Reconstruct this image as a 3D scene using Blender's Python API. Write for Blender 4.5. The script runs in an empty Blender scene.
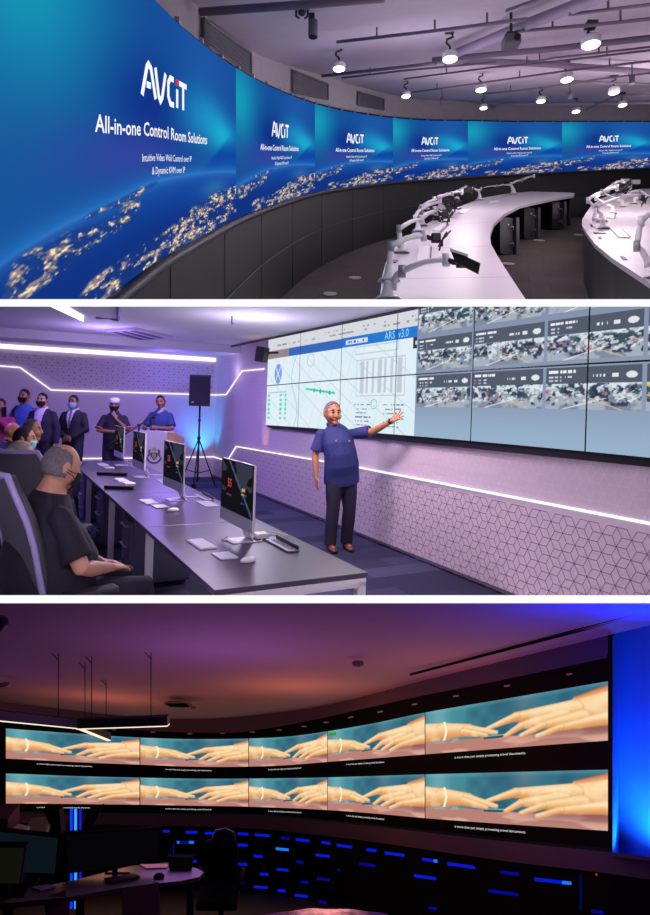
import bpy, bmesh, math, random
import numpy as np
from mathutils import Vector, Matrix
from mathutils import noise as mnoise

random.seed(7)
PI = math.pi
F, PX, PY = 620.0, 325.0, 404.0
ROLL = math.radians(1.9)
EYE = Vector((0, 0, 1.7))
COL = bpy.context.scene.collection
CAMM = Matrix.Translation(EYE) @ Matrix.Rotation(-ROLL, 4, 'Y')
ID4 = Matrix.Identity(4)
ROOM = {1: CAMM, 2: ID4, 3: CAMM, 0: CAMM}
TINV, RM = {}, {}


def V(*a): return Vector(a)
def C(px, py, Y): return V((px - PX) / F * Y, Y, -(py - PY) / F * Y)
def lerp(a, b, t): return a + (b - a) * t
def srgb(c):
    return tuple((x / 255 / 12.92) if x / 255 <= .04045 else ((x / 255 + .055) / 1.055) ** 2.4 for x in c)


# ------------------------------------------------------------ materials
MATS = {}
def mat(name, col, rough=.6, metal=0., emit=None, es=1., bump=0., bscale=60., var=0., vscale=8., coat=0., spec=.5):
    if name in MATS: return MATS[name]
    m = bpy.data.materials.new(name); m.use_nodes = True
    nt = m.node_tree; b = nt.nodes['Principled BSDF']
    c = srgb(col)
    b.inputs['Base Color'].default_value = (*c, 1)
    b.inputs['Roughness'].default_value = rough
    b.inputs['Metallic'].default_value = metal
    b.inputs['Specular IOR Level'].default_value = spec
    if coat: b.inputs['Coat Weight'].default_value = coat
    if emit:
        b.inputs['Emission Color'].default_value = (*srgb(emit), 1)
        b.inputs['Emission Strength'].default_value = es
    if var or bump:
        tc = nt.nodes.new('ShaderNodeTexCoord')
        n = nt.nodes.new('ShaderNodeTexNoise'); n.inputs['Scale'].default_value = vscale; n.inputs['Detail'].default_value = 5
        nt.links.new(tc.outputs['Object'], n.inputs['Vector'])
        if var:
            r = nt.nodes.new('ShaderNodeValToRGB')
            r.color_ramp.elements[0].position = .3; r.color_ramp.elements[1].position = .7
            r.color_ramp.elements[0].color = (*[x * (1 - var) for x in c], 1)
            r.color_ramp.elements[1].color = (*[min(1, x * (1 + var)) for x in c], 1)
            nt.links.new(n.outputs['Fac'], r.inputs['Fac']); nt.links.new(r.outputs['Color'], b.inputs['Base Color'])
        if bump:
            n2 = nt.nodes.new('ShaderNodeTexNoise'); n2.inputs['Scale'].default_value = bscale
            nt.links.new(tc.outputs['Object'], n2.inputs['Vector'])
            bp = nt.nodes.new('ShaderNodeBump'); bp.inputs['Strength'].default_value = bump; bp.inputs['Distance'].default_value = .01
            nt.links.new(n2.outputs['Fac'], bp.inputs['Height']); nt.links.new(bp.outputs['Normal'], b.inputs['Normal'])
    MATS[name] = m
    return m


def glow(name, col, s=1.):
    if name in MATS: return MATS[name]
    m = bpy.data.materials.new(name); m.use_nodes = True; nt = m.node_tree
    nt.nodes.remove(nt.nodes['Principled BSDF'])
    e = nt.nodes.new('ShaderNodeEmission'); e.inputs[0].default_value = (*srgb(col), 1); e.inputs[1].default_value = s
    nt.links.new(e.outputs[0], nt.nodes['Material Output'].inputs['Surface'])
    MATS[name] = m
    return m


def screen_mat(name='screen_picture', s=1.):
    """a lit display: shows the picture carried by the panel's own colour attribute"""
    if name in MATS: return MATS[name]
    m = bpy.data.materials.new(name); m.use_nodes = True; nt = m.node_tree
    nt.nodes.remove(nt.nodes['Principled BSDF'])
    e = nt.nodes.new('ShaderNodeEmission'); e.inputs[1].default_value = s
    a = nt.nodes.new('ShaderNodeAttribute'); a.attribute_name = 'pic'
    nt.links.new(a.outputs['Color'], e.inputs[0])
    nt.links.new(e.outputs[0], nt.nodes['Material Output'].inputs['Surface'])
    MATS[name] = m
    return m


def carpet_mat(name, c1, c2, sx, sy, ang, bump=.4):
    m = bpy.data.materials.new(name); m.use_nodes = True; nt = m.node_tree
    b = nt.nodes['Principled BSDF']; b.inputs['Roughness'].default_value = .95; b.inputs['Specular IOR Level'].default_value = .15
    tc = nt.nodes.new('ShaderNodeTexCoord'); mp = nt.nodes.new('ShaderNodeMapping')
    mp.inputs['Rotation'].default_value = (0, 0, ang); mp.inputs['Scale'].default_value = (1, 1, 0)
    nt.links.new(tc.outputs['Object'], mp.inputs['Vector'])
    br = nt.nodes.new('ShaderNodeTexBrick')
    br.inputs['Color1'].default_value = (*srgb(c1), 1); br.inputs['Color2'].default_value = (*srgb(c2), 1)
    br.inputs['Mortar'].default_value = (*srgb([x * .8 for x in c1]), 1)
    br.inputs['Scale'].default_value = 1; br.inputs['Mortar Size'].default_value = .004
    br.inputs['Brick Width'].default_value = sx; br.inputs['Row Height'].default_value = sy
    nt.links.new(mp.outputs[0], br.inputs['Vector'])
    n = nt.nodes.new('ShaderNodeTexNoise'); n.inputs['Scale'].default_value = 90; n.inputs['Detail'].default_value = 6
    nt.links.new(tc.outputs['Object'], n.inputs['Vector'])
    mx = nt.nodes.new('ShaderNodeMix'); mx.data_type = 'RGBA'; mx.blend_type = 'MULTIPLY'; mx.inputs['Factor'].default_value = .6
    rp = nt.nodes.new('ShaderNodeValToRGB'); rp.color_ramp.elements[0].position = .3; rp.color_ramp.elements[1].position = .65
    rp.color_ramp.elements[0].color = (.35, .35, .35, 1); rp.color_ramp.elements[1].color = (1.3, 1.3, 1.3, 1)
    nt.links.new(n.outputs['Fac'], rp.inputs['Fac'])
    nt.links.new(br.outputs['Color'], mx.inputs['A']); nt.links.new(rp.outputs['Color'], mx.inputs['B'])
    nt.links.new(mx.outputs['Result'], b.inputs['Base Color'])
    MATS[name] = m
    return m


# ------------------------------------------------------------ mesh helpers
def BM(): return bmesh.new()


def box(bm, c, s, M=None, mi=0, bev=0.):
    g = bmesh.ops.create_cube(bm, size=1)
    vs = g['verts']
    T = Matrix.Translation(Vector(c)) @ Matrix.Diagonal((*s, 1))
    if M is not None: T = M @ T
    bmesh.ops.transform(bm, matrix=T, verts=vs)
    fs = list({f for v in vs for f in v.link_faces})
    for f in fs: f.material_index = mi
    if bev:
        es = list({e for v in vs for e in v.link_edges})
        r = bmesh.ops.bevel(bm, geom=es, offset=bev, segments=2, affect='EDGES', profile=.6)
        for f in r['faces']: f.material_index = mi
    return vs


def quad(bm, pts, mi=0):
    f = bm.faces.new([bm.verts.new(p) for p in pts]); f.material_index = mi
    return f


def prism(bm, pts, off, mi=0, mside=None):
    """closed solid: polygon pts extruded by vector off"""
    a = [bm.verts.new(p) for p in pts]; b = [bm.verts.new(Vector(p) + off) for p in pts]
    f1 = bm.faces.new(a); f2 = bm.faces.new(b[::-1]); f1.material_index = mi; f2.material_index = mi
    n = len(pts)
    for i in range(n):
        f = bm.faces.new([a[i], b[i], b[(i + 1) % n], a[(i + 1) % n]][::-1]); f.material_index = mi if mside is None else mside


def sweep(bm, pts, rads, seg=12, right=None, mi=0, smooth=True, caps=True, sq=0.):
    pts = [Vector(p) for p in pts]; n = len(pts)
    if not isinstance(rads, list): rads = [rads] * n
    rings = []; prev = None
    for i in range(n):
        t = (pts[min(i + 1, n - 1)] - pts[max(i - 1, 0)])
        if t.length < 1e-9: t = V(0, 0, 1)
        t.normalize()
        if right is not None: b = Vector(right) - Vector(right).dot(t) * t
        elif prev is not None: b = prev - prev.dot(t) * t
        else:
            r = V(1, 0, 0) if abs(t.x) < .9 else V(0, 1, 0)
            b = r - r.dot(t) * t
        b.normalize(); prev = b; c = t.cross(b)
        r = rads[i]; rx, ry = (r, r) if not isinstance(r, (tuple, list)) else r
        ring = []
        for k in range(seg):
            a = 2 * PI * k / seg
            ca, sa = math.cos(a), math.sin(a)
            if sq:
                e = 1 - sq
                ca = math.copysign(abs(ca) ** e, ca); sa = math.copysign(abs(sa) ** e, sa)
            ring.append(bm.verts.new(pts[i] + b * ca * rx + c * sa * ry))
        rings.append(ring)
    for i in range(n - 1):
        for k in range(seg):
            f = bm.faces.new([rings[i][k], rings[i][(k + 1) % seg], rings[i + 1][(k + 1) % seg], rings[i + 1][k]])
            f.smooth = smooth; f.material_index = mi
    if caps:
        f = bm.faces.new(rings[0][::-1]); f.material_index = mi
        f = bm.faces.new(rings[-1]); f.material_index = mi
    return rings


def limb(bm, pts, rads, seg=14, right=None):
    """sweep with rounded ends"""
    pts = [Vector(p) for p in pts]
    r0 = rads[0]; r1 = rads[-1]
    m0 = r0 if not isinstance(r0, (tuple, list)) else min(r0); m1 = r1 if not isinstance(r1, (tuple, list)) else min(r1)
    d0 = (pts[0] - pts[1]).normalized(); d1 = (pts[-1] - pts[-2]).normalized()
    sc = lambda r, k: r * k if not isinstance(r, (tuple, list)) else (r[0] * k, r[1] * k)
    P = [pts[0] + d0 * m0 * .95, pts[0] + d0 * m0 * .6] + pts + [pts[-1] + d1 * m1 * .6, pts[-1] + d1 * m1 * .95]
    R = [sc(r0, .3), sc(r0, .8)] + list(rads) + [sc(r1, .8), sc(r1, .3)]
    sweep(bm, P, R, seg, right)


def ball(bm, c, r, M=None, seg=16, mi=0):
    g = bmesh.ops.create_uvsphere(bm, u_segments=seg, v_segments=max(6, seg * 2 // 3), radius=1)
    rr = r if isinstance(r, (tuple, list)) else (r, r, r)
    T = Matrix.Translation(Vector(c)) @ (M.to_4x4() if M is not None else ID4) @ Matrix.Diagonal((*rr, 1))
    bmesh.ops.transform(bm, matrix=T, verts=g['verts'])
    for f in {f for v in g['verts'] for f in v.link_faces}: f.smooth = True; f.material_index = mi


def lathe(bm, prof, M=None, seg=24, mi=0):
    """profile of (r, z) spun about z"""
    rings = []
    for r, z in prof:
        rings.append([bm.verts.new((M or ID4) @ V(r * math.cos(2 * PI * k / seg), r * math.sin(2 * PI * k / seg), z)) for k in range(seg)])
    for i in range(len(rings) - 1):
        for k in range(seg):
            f = bm.faces.new([rings[i][k], rings[i][(k + 1) % seg], rings[i + 1][(k + 1) % seg], rings[i + 1][k]])
            f.smooth = True; f.material_index = mi
    f = bm.faces.new(rings[0][::-1]); f.material_index = mi
    f = bm.faces.new(rings[-1]); f.material_index = mi


def stroke2(bm, pts, w, fn, mi=0):
    """flat thick polyline in 2-D mapped through fn(x, y)"""
    P = [Vector((p[0], p[1])) for p in pts]; n = len(P); L = []; R = []
    for i in range(n):
        d1 = (P[i] - P[i - 1]).normalized() if i else (P[1] - P[0]).normalized()
        d2 = (P[i + 1] - P[i]).normalized() if i < n - 1 else d1
        t = (d1 + d2)
        t = t.normalized() if t.length > 1e-6 else d1
        nn = Vector((-t.y, t.x)); k = w / 2 / max(.4, nn.dot(Vector((-d1.y, d1.x))))
        L.append(bm.verts.new(fn(P[i].x + nn.x * k, P[i].y + nn.y * k))); R.append(bm.verts.new(fn(P[i].x - nn.x * k, P[i].y - nn.y * k)))
    for i in range(n - 1):
        f = bm.faces.new([R[i], R[i + 1], L[i + 1], L[i]]); f.material_index = mi


_TXT = {}
def text2(bm, s, size, x, y, fn, mi=0, align='CENTER', bold=0.):
    """flat lettering mapped through fn(x, y)"""
    key = (s, align, bold)
    if key not in _TXT:
        cu = bpy.data.curves.new('t', 'FONT'); cu.body = s; cu.size = 1; cu.align_x = align; cu.align_y = 'CENTER'; cu.offset = bold
        cu.resolution_u = 2
        o = bpy.data.objects.new('t', cu); COL.objects.link(o)
        dg = bpy.context.evaluated_depsgraph_get(); dg.update()
        me = bpy.data.meshes.new_from_object(o.evaluated_get(dg))
        _TXT[key] = ([tuple(v.co) for v in me.vertices], [tuple(p.vertices) for p in me.polygons])
        bpy.data.objects.remove(o); bpy.data.curves.remove(cu); bpy.data.meshes.remove(me)
    vs, fs = _TXT[key]
    bv = [bm.verts.new(fn(x + v[0] * size, y + v[1] * size)) for v in vs]
    for f in fs:
        try: bm.faces.new([bv[i] for i in f]).material_index = mi
        except ValueError: pass


def remesh(bm, voxel, it=4):
    me = bpy.data.meshes.new('tmp'); bm.to_mesh(me); bm.free()
    o = bpy.data.objects.new('tmp', me); COL.objects.link(o)
    r = o.modifiers.new('r', 'REMESH'); r.mode = 'VOXEL'; r.voxel_size = voxel
    if it:
        s = o.modifiers.new('s', 'SMOOTH'); s.iterations = it; s.factor = .5
    dg = bpy.context.evaluated_depsgraph_get(); dg.update()
    m2 = bpy.data.meshes.new_from_object(o.evaluated_get(dg))
    b2 = bmesh.new(); b2.from_mesh(m2)
    bpy.data.objects.remove(o); bpy.data.meshes.remove(me); bpy.data.meshes.remove(m2)
    for f in b2.faces: f.smooth = True
    return b2


def surf(bm, fn, nu, nv, mi=0, smooth=True):
    g = [[bm.verts.new(fn(i / nu, j / nv)) for j in range(nv + 1)] for i in range(nu + 1)]
    for i in range(nu):
        for j in range(nv):
            f = bm.faces.new([g[i][j], g[i + 1][j], g[i + 1][j + 1], g[i][j + 1]]); f.smooth = smooth; f.material_index = mi
    return g


# ------------------------------------------------------------ objects
CUR = [2]


def reg(o, T, room, parent):
    o['_room'] = room
    TINV[o.name] = T.inverted()


def thing(name, label, cat, loc=(0, 0, 0), rotz=0., group=None, T=None):
    o = bpy.data.objects.new(name, None); COL.objects.link(o); o.empty_display_size = .1
    if T is None: T = Matrix.Translation(Vector(loc)) @ Matrix.Rotation(rotz, 4, 'Z')
    o.matrix_world = ROOM[CUR[0]] @ T
    o['label'] = label; o['category'] = cat
    if group: o['group'] = group
    reg(o, T, CUR[0], None)
    return o


def obj(name, bm, m, parent=None, label=None, cat=None, group=None, kind=None, room_space=True, origin=None, normals=True):
    """room_space: the mesh was laid out in room coordinates; otherwise already in its parent's own coordinates"""
    ms = m if isinstance(m, (list, tuple)) else [m]
    if normals: bmesh.ops.recalc_face_normals(bm, faces=bm.faces)
    T = ID4
    if parent is not None:
        if room_space: bmesh.ops.transform(bm, matrix=TINV[parent.name], verts=bm.verts)
    else:
        if origin is None and bm.verts:
            xs = [v.co.x for v in bm.verts]; ys = [v.co.y for v in bm.verts]; zs = [v.co.z for v in bm.verts]
            origin = V((min(xs) + max(xs)) / 2, (min(ys) + max(ys)) / 2, min(zs))
        T = Matrix.Translation(Vector(origin))
        bmesh.ops.transform(bm, matrix=T.inverted(), verts=bm.verts)
    me = bpy.data.meshes.new(name); bm.to_mesh(me); bm.free()
    for x in ms: me.materials.append(x)
    o = bpy.data.objects.new(name, me); COL.objects.link(o)
    if parent is not None:
        o.parent = parent; TINV[o.name] = TINV[parent.name]
        o['_room'] = parent['_room']
    else:
        o.matrix_world = ROOM[CUR[0]] @ T; reg(o, T, CUR[0], None)
    if label: o['label'] = label
    if cat: o['category'] = cat
    if group: o['group'] = group
    if kind: o['kind'] = kind
    return o


def dup(root, T, label=None, group=None):
    """a copy of a thing with copies of its parts and sub-parts"""
    r = root.copy(); COL.objects.link(r); r.matrix_world = ROOM[root['_room']] @ T; TINV[r.name] = T.inverted()
    if label: r['label'] = label
    if group: r['group'] = group
    for ch in list(root.children):
        c = ch.copy(); COL.objects.link(c); c.parent = r; TINV[c.name] = TINV[r.name]
        for g in ch.children:
            d = g.copy(); COL.objects.link(d); d.parent = c
    return r


def paint(o, fn):
    """picture on a display: fn(u, v) arrays -> rgb 0..255, stored per vertex with the uv of the panel"""
    me = o.data; n = len(me.vertices)
    uv = np.zeros(n * 2); me.attributes['puv'].data.foreach_get('vector', uv); uv = uv.reshape(-1, 2)
    rgb = np.clip(fn(uv[:, 0], uv[:, 1]), 0, 255) / 255.
    lin = np.where(rgb <= .04045, rgb / 12.92, ((rgb + .055) / 1.055) ** 2.4)
    a = me.attributes.new('pic', 'FLOAT_COLOR', 'POINT')
    a.data.foreach_set('color', np.concatenate([lin, np.ones((n, 1))], 1).ravel())


def picture(name, fn, nu, nv, img, parent=None, uvfn=None, **kw):
    bm = BM(); surf(bm, fn, nu, nv)
    uvs = [(i / nu, j / nv) for i in range(nu + 1) for j in range(nv + 1)]
    if uvfn: uvs = [uvfn(*q) for q in uvs]
    o = obj(name, bm, screen_mat(), parent, normals=False, **kw)
    a = o.data.attributes.new('puv', 'FLOAT2', 'POINT'); a.data.foreach_set('vector', np.array(uvs).ravel())
    paint(o, img)
    return o


def light(name, typ, loc, energy, col, size=.1, rot=None, target=None, spot=None, blend=.5, sy=None):
    l = bpy.data.lights.new(name, typ); l.energy = energy; l.color = srgb(col)
    if typ == 'AREA':
        l.size = size
        if sy: l.shape = 'RECTANGLE'; l.size_y = sy
    else: l.shadow_soft_size = size
    if typ == 'SPOT': l.spot_size = spot or 1.5; l.spot_blend = blend
    o = bpy.data.objects.new(name, l); COL.objects.link(o)
    M = Matrix.Translation(Vector(loc))
    if target is not None:
        M = M @ (Vector(target) - Vector(loc)).to_track_quat('-Z', 'Y').to_matrix().to_4x4()
    o.matrix_world = ROOM[CUR[0]] @ M
    return o


def vnoise(x, y, seed=0, octs=5):
    """value noise on arrays"""
    rs = np.random.RandomState(seed); tab = rs.rand(256, 256)
    out = 0; amp = 1; tot = 0
    for o in range(octs):
        xi = np.floor(x).astype(int); yi = np.floor(y).astype(int); fx = x - xi; fy = y - yi
        fx = fx * fx * (3 - 2 * fx); fy = fy * fy * (3 - 2 * fy)
        g = lambda a, b: tab[(a + o * 17) % 256, (b + o * 31) % 256]
        out = out + amp * ((g(xi, yi) * (1 - fx) + g(xi + 1, yi) * fx) * (1 - fy) + (g(xi, yi + 1) * (1 - fx) + g(xi + 1, yi + 1) * fx) * fy)
        tot += amp; amp *= .5; x = x * 2.03; y = y * 2.03
    return out / tot


def sstep(a, b, x):
    t = np.clip((x - a) / (b - a), 0, 1); return t * t * (3 - 2 * t)


def mixc(c, d, m):
    m = np.asarray(m)[..., None]
    return c * (1 - m) + np.asarray(d, float) * m


def curve(xs, ys):
    """monotone-ish cubic through knots"""
    xs = np.array(xs, float); ys = np.array(ys, float)
    d = np.diff(ys) / np.diff(xs); m = np.zeros(len(xs)); m[0] = d[0]; m[-1] = d[-1]
    for i in range(1, len(xs) - 1):
        m[i] = 0 if d[i - 1] * d[i] < 0 else (d[i - 1] + d[i]) / 2
    def f(x):
        i = int(np.clip(np.searchsorted(xs, x) - 1, 0, len(xs) - 2)); h = xs[i + 1] - xs[i]; t = (x - xs[i]) / h
        if t > 1: return ys[-1] + m[-1] * (x - xs[-1])
        if t < 0: return ys[0] + m[0] * (x - xs[0])
        return ((2 * t**3 - 3 * t**2 + 1) * ys[i] + (t**3 - 2 * t**2 + t) * h * m[i] + (-2 * t**3 + 3 * t**2) * ys[i + 1] + (t**3 - t**2) * h * m[i + 1])
    return f


# ------------------------------------------------------------ camera
cd = bpy.data.cameras.new('camera'); cam = bpy.data.objects.new('camera', cd); COL.objects.link(cam)
cd.sensor_fit = 'HORIZONTAL'; cd.sensor_width = 36; cd.lens = 36 * F / 650
cd.shift_y = (PY - 457.5) / 650; cd.clip_start = .05; cd.clip_end = 200
cam.matrix_world = CAMM @ Matrix.Rotation(PI / 2, 4, 'X')
sc = bpy.context.scene; sc.camera = cam
sc.view_settings.view_transform = 'Standard'; sc.view_settings.look = 'None'
sc.view_settings.gamma = 1; sc.view_settings.exposure = 0; sc.view_settings.use_curve_mapping = False
w = bpy.data.worlds.new('world'); sc.world = w; w.use_nodes = True
w.node_tree.nodes['Background'].inputs[0].default_value = (.5, .4, .7, 1)
w.node_tree.nodes['Background'].inputs[1].default_value = .008
sc.cycles.use_denoising = True
# ============================================================ ROOM ONE: round control room with the curved LED wall
CUR[0] = 1
HZ1 = 152.0
K1 = (PY - HZ1) / F
def R1(px, py, h):
    """point of the raked room seen at px, py and lying h above the eye line"""
    Y = h * F / (HZ1 - py); return C(px, py, Y)
def P1(X, Y, h): return V(X, Y, K1 * Y + h)

kx = [-40, 0, 60, 113, 155, 195, 236, 275, 315, 352, 393, 430, 468, 515, 562, 606, 650, 720]
kY = [1.22, 1.4, 1.85, 2.36, 2.98, 3.87, 5.19, 6.9, 8.9, 10.6, 12.3, 13.4, 14.2, 15.1, 15.9, 16.5, 17.0, 17.4]
Yf = curve(kx, kY)
topf = curve([-40, 0, 60, 113, 155, 180, 205, 236, 275, 315, 350, 393, 430, 468, 515, 562, 720], [-260, -190, -100, -40, 0, 25, 46, 68, 89, 104, 112, 118, 120.5, 121, 122, 122, 122])
botf = curve([-40, 0, 60, 113, 152, 193, 236, 275, 315, 352, 393, 430, 468, 515, 562, 606, 650, 720], [440, 390, 337, 297, 267, 243, 220, 205, 193, 187, 182, 179.5, 177, 174.5, 172, 170, 168, 166])
# arc length table of the wall in plan
_px = np.linspace(-40, 720, 761); _xy = np.array([((p - PX) / F * Yf(p), Yf(p)) for p in _px])
_s = np.concatenate([[0], np.cumsum(np.hypot(*np.diff(_xy, axis=0).T))])
def s2px(s): return float(np.interp(s, _s, _px))
def px2s(p): return float(np.interp(p, _px, _s))
def wallpt(px, z0=None, back=0.):
    Y = Yf(px); X = (px - PX) / F * Y
    d = 2.; a = V((px + d - PX) / F * Yf(px + d), Yf(px + d), 0) - V((px - d - PX) / F * Yf(px - d), Yf(px - d), 0)
    n = V(-a.y, a.x, 0).normalized()          # away from the room
    return V(X, Y, 0) + n * back


def earth(u, v):
    x = u; y = v
    c = np.zeros(u.shape + (3,)); c[:] = (22, 76, 150)
    c = mixc(c, (22, 168, 190), .85 * np.exp(-((x - .02) ** 2 / .05 + (y - .80) ** 2 / .09)))
    c = mixc(c, (32, 88, 168), .8 * np.exp(-((x - .75) ** 2 / .05 + (y - .92) ** 2 / .05)))
    c = mixc(c, (14, 40, 130), .8 * np.exp(-((x - .42) ** 2 / .03 + (y - .60) ** 2 / .03)))
    c = mixc(c, (28, 180, 210), .95 * np.exp(-(((x - .86) - (y - .55) * -.6) ** 2 / .022 + (y - .55) ** 2 / .02)))
    c = mixc(c, (30, 150, 205), .6 * np.exp(-((x - .7) ** 2 / .03 + (y - .62) ** 2 / .02)))
    c = mixc(c, (58, 66, 160), .75 * np.exp(-((x - .33) ** 2 / .05 + (y - .42) ** 2 / .008)))
    c = mixc(c, (12, 60, 160), .8 * sstep(0, .05, (x - .86) * .9 - (y - .50)) * np.exp(-((y - .42) ** 2 / .01)))
    # the limb of the globe
    lim = .335 - .24 * (x - .72) ** 2
    d = y - lim
    c = mixc(c, (44, 128, 210), .8 * np.exp(-np.maximum(d, 0) / .03))
    ins = sstep(.005, -.005, d)
    g = np.zeros_like(c); g[:] = (20, 72, 160)
    g = mixc(g, (70, 140, 205), np.exp(-np.maximum(-d, 0) / .022) * .7)
    g = mixc(g, (16, 44, 122), .75 * sstep(.3, .1, y)); g = mixc(g, (60, 128, 176), .55 * np.exp(-((x - .80) ** 2 / .012 + (y - .24) ** 2 / .003)))
    n = vnoise(x * 8 + 3, y * 16 + 1, 3, 5); n2 = vnoise(x * 130, y * 190, 5, 2); n3 = vnoise(x * 30 + 9, y * 60, 8, 5); n4 = vnoise(x * 6 + 40, y * 14, 9, 4)
    gs = lambda c_, w_: np.exp(-((y - c_) / w_) ** 2)
    b1 = gs(.16 + .22 * x, .05) * sstep(-.02, .05, x) * sstep(.40, .30, x)
    b1b = gs(.225 + .20 * x, .014) * sstep(.16, .22, x) * sstep(.48, .40, x)
    b2 = gs(-.01 + .12 * x, .085) * sstep(.12, .22, x); b3 = gs(.05 + .13 * x, .06) * sstep(.70, .82, x) * 1.1
    mt = gs(-.13 + .42 * x, .04) * sstep(.25, .4, x) * sstep(.72, .6, x)
    land = np.clip(b1 + b1b * 1.1 + b2 * 1.1 + b3 + mt * .9, 0, 1.2)
    land = sstep(.36, .60, land * (n * 1.5 + .12))
    g = mixc(g, (26, 56, 122), land * .5); g = mixc(g, (86, 104, 150), land * sstep(.48, .7, n4) * .5)
    L = land * sstep(.46, .62, n3 * .75 + n2 * .25)
    g = mixc(g, (190, 156, 130), np.clip(L, 0, 1) * .75)
    g = mixc(g, (255, 232, 190), land * sstep(.57, .70, n3 * .5 + n2 * .5) * .95)
    c = c * (1 - ins[..., None]) + g * ins[..., None]
    return c


WHITE = glow('white_lettering', (250, 252, 255)); RED = glow('red_lettering', (235, 40, 60))
bounds = [0, 236, 315, 393, 468, 562, 652]
sl = ['huge nearest one at the left edge', 'second from the left', 'third from the left',
      'fourth from the left', 'fifth, behind the left desk tip', 'rightmost, behind the right desk']
for i in range(6):
    s0, s1 = px2s(bounds[i]), px2s(bounds[i + 1])
    if i == 0: s0 = px2s(0) - .02
    def pt(u, v, lift=0., s0=s0, s1=s1):
        p = s2px(lerp(s0, s1, u)); w_ = wallpt(p, back=-lift)
        Y = Yf(p); zt = -(topf(p) - PY) / F * Y; zb = -(botf(p) - PY) / F * Y
        return V(w_.x, w_.y, lerp(zb, zt, v))
    t = thing('led_display', 'curved LED wall section showing earth at night, ' + sl[i], 'video screen', pt(.5, 0), group='LED video wall sections of the round room')
    nu, nv = [(420, 420), (130, 140), (120, 110), (110, 84), (120, 76), (120, 70)][i]
    picture('screen', pt, nu, nv, earth, t)
    b = BM(); fn = lambda u, v: pt(u, v, .006)
    asp = (s1 - s0) / 1.28
    cx = .470 if i == 0 else .52; kx_ = 1.07 if i == 0 else 1.
    lg = lambda x, y: fn(cx + (x - 1.82) * .058 * kx_, (.625 if i == 0 else .59) + y * .118)
    for st in ([(0, 0), (.33, .9), (.45, 1), (.62, .9), (.98, 0)], [(.3, .36), (.62, .36)], [(.95, 1), (1.22, .14), (1.36, 0), (1.5, .14), (1.78, 1)],
               [(2.5, .95), (2.2, .95), (2.02, .75), (2.02, .28), (2.2, .05), (2.52, .05)], [(2.82, 0), (2.82, .68)], [(3.0, .94), (3.75, .94)], [(3.4, .94), (3.4, 0)]):
        stroke2(b, st, .2, lg)
    prismless = [(2.70, .82), (2.94, .82), (2.94, 1.04), (2.70, 1.04)]
    quad(b, [lg(*q) for q in prismless], 1)
    tx = lambda x, y: fn(cx + x, y)
    text2(b, 'All-in-one Control Room Solutions', .07, 0, .49, lambda x, y: fn(cx + x * .50 * kx_, y + (.015 if i == 0 else 0)), bold=.012)
    text2(b, 'Intuitive Video Wall Control over IP', .04, 0, .405, lambda x, y: fn(cx + .02 + x * .45, y))
    text2(b, '& Dynamic KVM over IP', .04, 0, .355, lambda x, y: fn(cx + .02 + x * .45, y))
    obj('lettering', b, [WHITE, RED], t, normals=False)

# LED wall frame: rail and clips along the top, thin pale lip along the bottom
DARK = mat('black_steel', (22, 22, 24), .5, .3)
def top_z(p, dy=0.): return -(topf(p) + dy - PY) / F * Yf(p)
def bot_z(p, dy=0.): return -(botf(p) + dy - PY) / F * Yf(p)
b = BM()
ps = [s2px(s) for s in np.linspace(px2s(120), px2s(700), 90)]
pts = [wallpt(p, back=.06) for p in ps]
sweep(b, [V(q.x, q.y, top_z(p) + .015) for q, p in zip(pts, ps)], (.03, .03), 8)
t = thing('screen_truss', 'black rail with pale clips running along the top of the LED wall', 'rail', V(pts[40].x, pts[40].y, top_z(ps[40])))
obj('rail', b, DARK, t)
PALE = mat('pale_metal', (190, 188, 186), .4, .5)
for i, s in enumerate(np.arange(px2s(150), px2s(650), .62)):
    p = s2px(s); q = wallpt(p, back=.02); b = BM()
    box(b, (q.x, q.y, top_z(p) + .03), (.032, .032, .035), bev=.006)
    obj('clip', b, PALE, t)

GREYW = mat('grey_painted_wall', (170, 166, 168), .8, var=.05)
# upper wall
ceilf = curve([100, 150, 190, 213, 225, 243, 271, 296, 331, 367, 420, 460, 520, 600, 720], [-120, -60, -20, 5, 20, 36, 55, 65, 76, 87, 99, 101, 103, 104, 104])
b = BM()
def up(u, v):
    p = s2px(lerp(px2s(100), px2s(715), u)); q = wallpt(p, back=.12); Y = q.y
    pp = PX + q.x / q.y * F
    return V(q.x, q.y, lerp(top_z(p, 6), -(ceilf(p) - PY) / F * Y, v))
surf(b, up, 90, 1); obj('wall_upper', b, GREYW, kind='structure')
# dark wall under the screens
b = BM()
def low(u, v):
    p = s2px(lerp(px2s(60), px2s(715), u)); q = wallpt(p, back=.0)
    return V(q.x, q.y, lerp(K1 * q.y - 1.7, bot_z(p, .4), v))
surf(b, low, 110, 1)
DW = mat('charcoal_wall_panel', (26, 30, 30), .6, var=.12, vscale=2.)
obj('wall_lower', b, DW, kind='structure')
b = BM()
ps = [s2px(s) for s in np.linspace(px2s(90), px2s(715), 110)]
sweep(b, [V(q.x, q.y, lerp(K1 * q.y - 1.7, bot_z(p), .50)) for p in ps for q in [wallpt(p, back=-.012)]], (.012, .006), 6)
obj('trim_1', b, mat('grey_trim', (60, 64, 66), .5), kind='structure')
b = BM()
sweep(b, [V(q.x, q.y, bot_z(p, 1)) for p in ps for q in [wallpt(p, back=-.03)]], (.03, .03), 6)
for s in np.arange(px2s(170), px2s(715), 1.5):
    p = s2px(s); q = wallpt(p, back=-.004)
    sweep(b, [V(q.x, q.y, K1 * q.y - 1.7), V(q.x, q.y, bot_z(p))], .003, 4)
obj('trim_2', b, mat('dark_trim', (38, 42, 46), .5), kind='structure')

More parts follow.
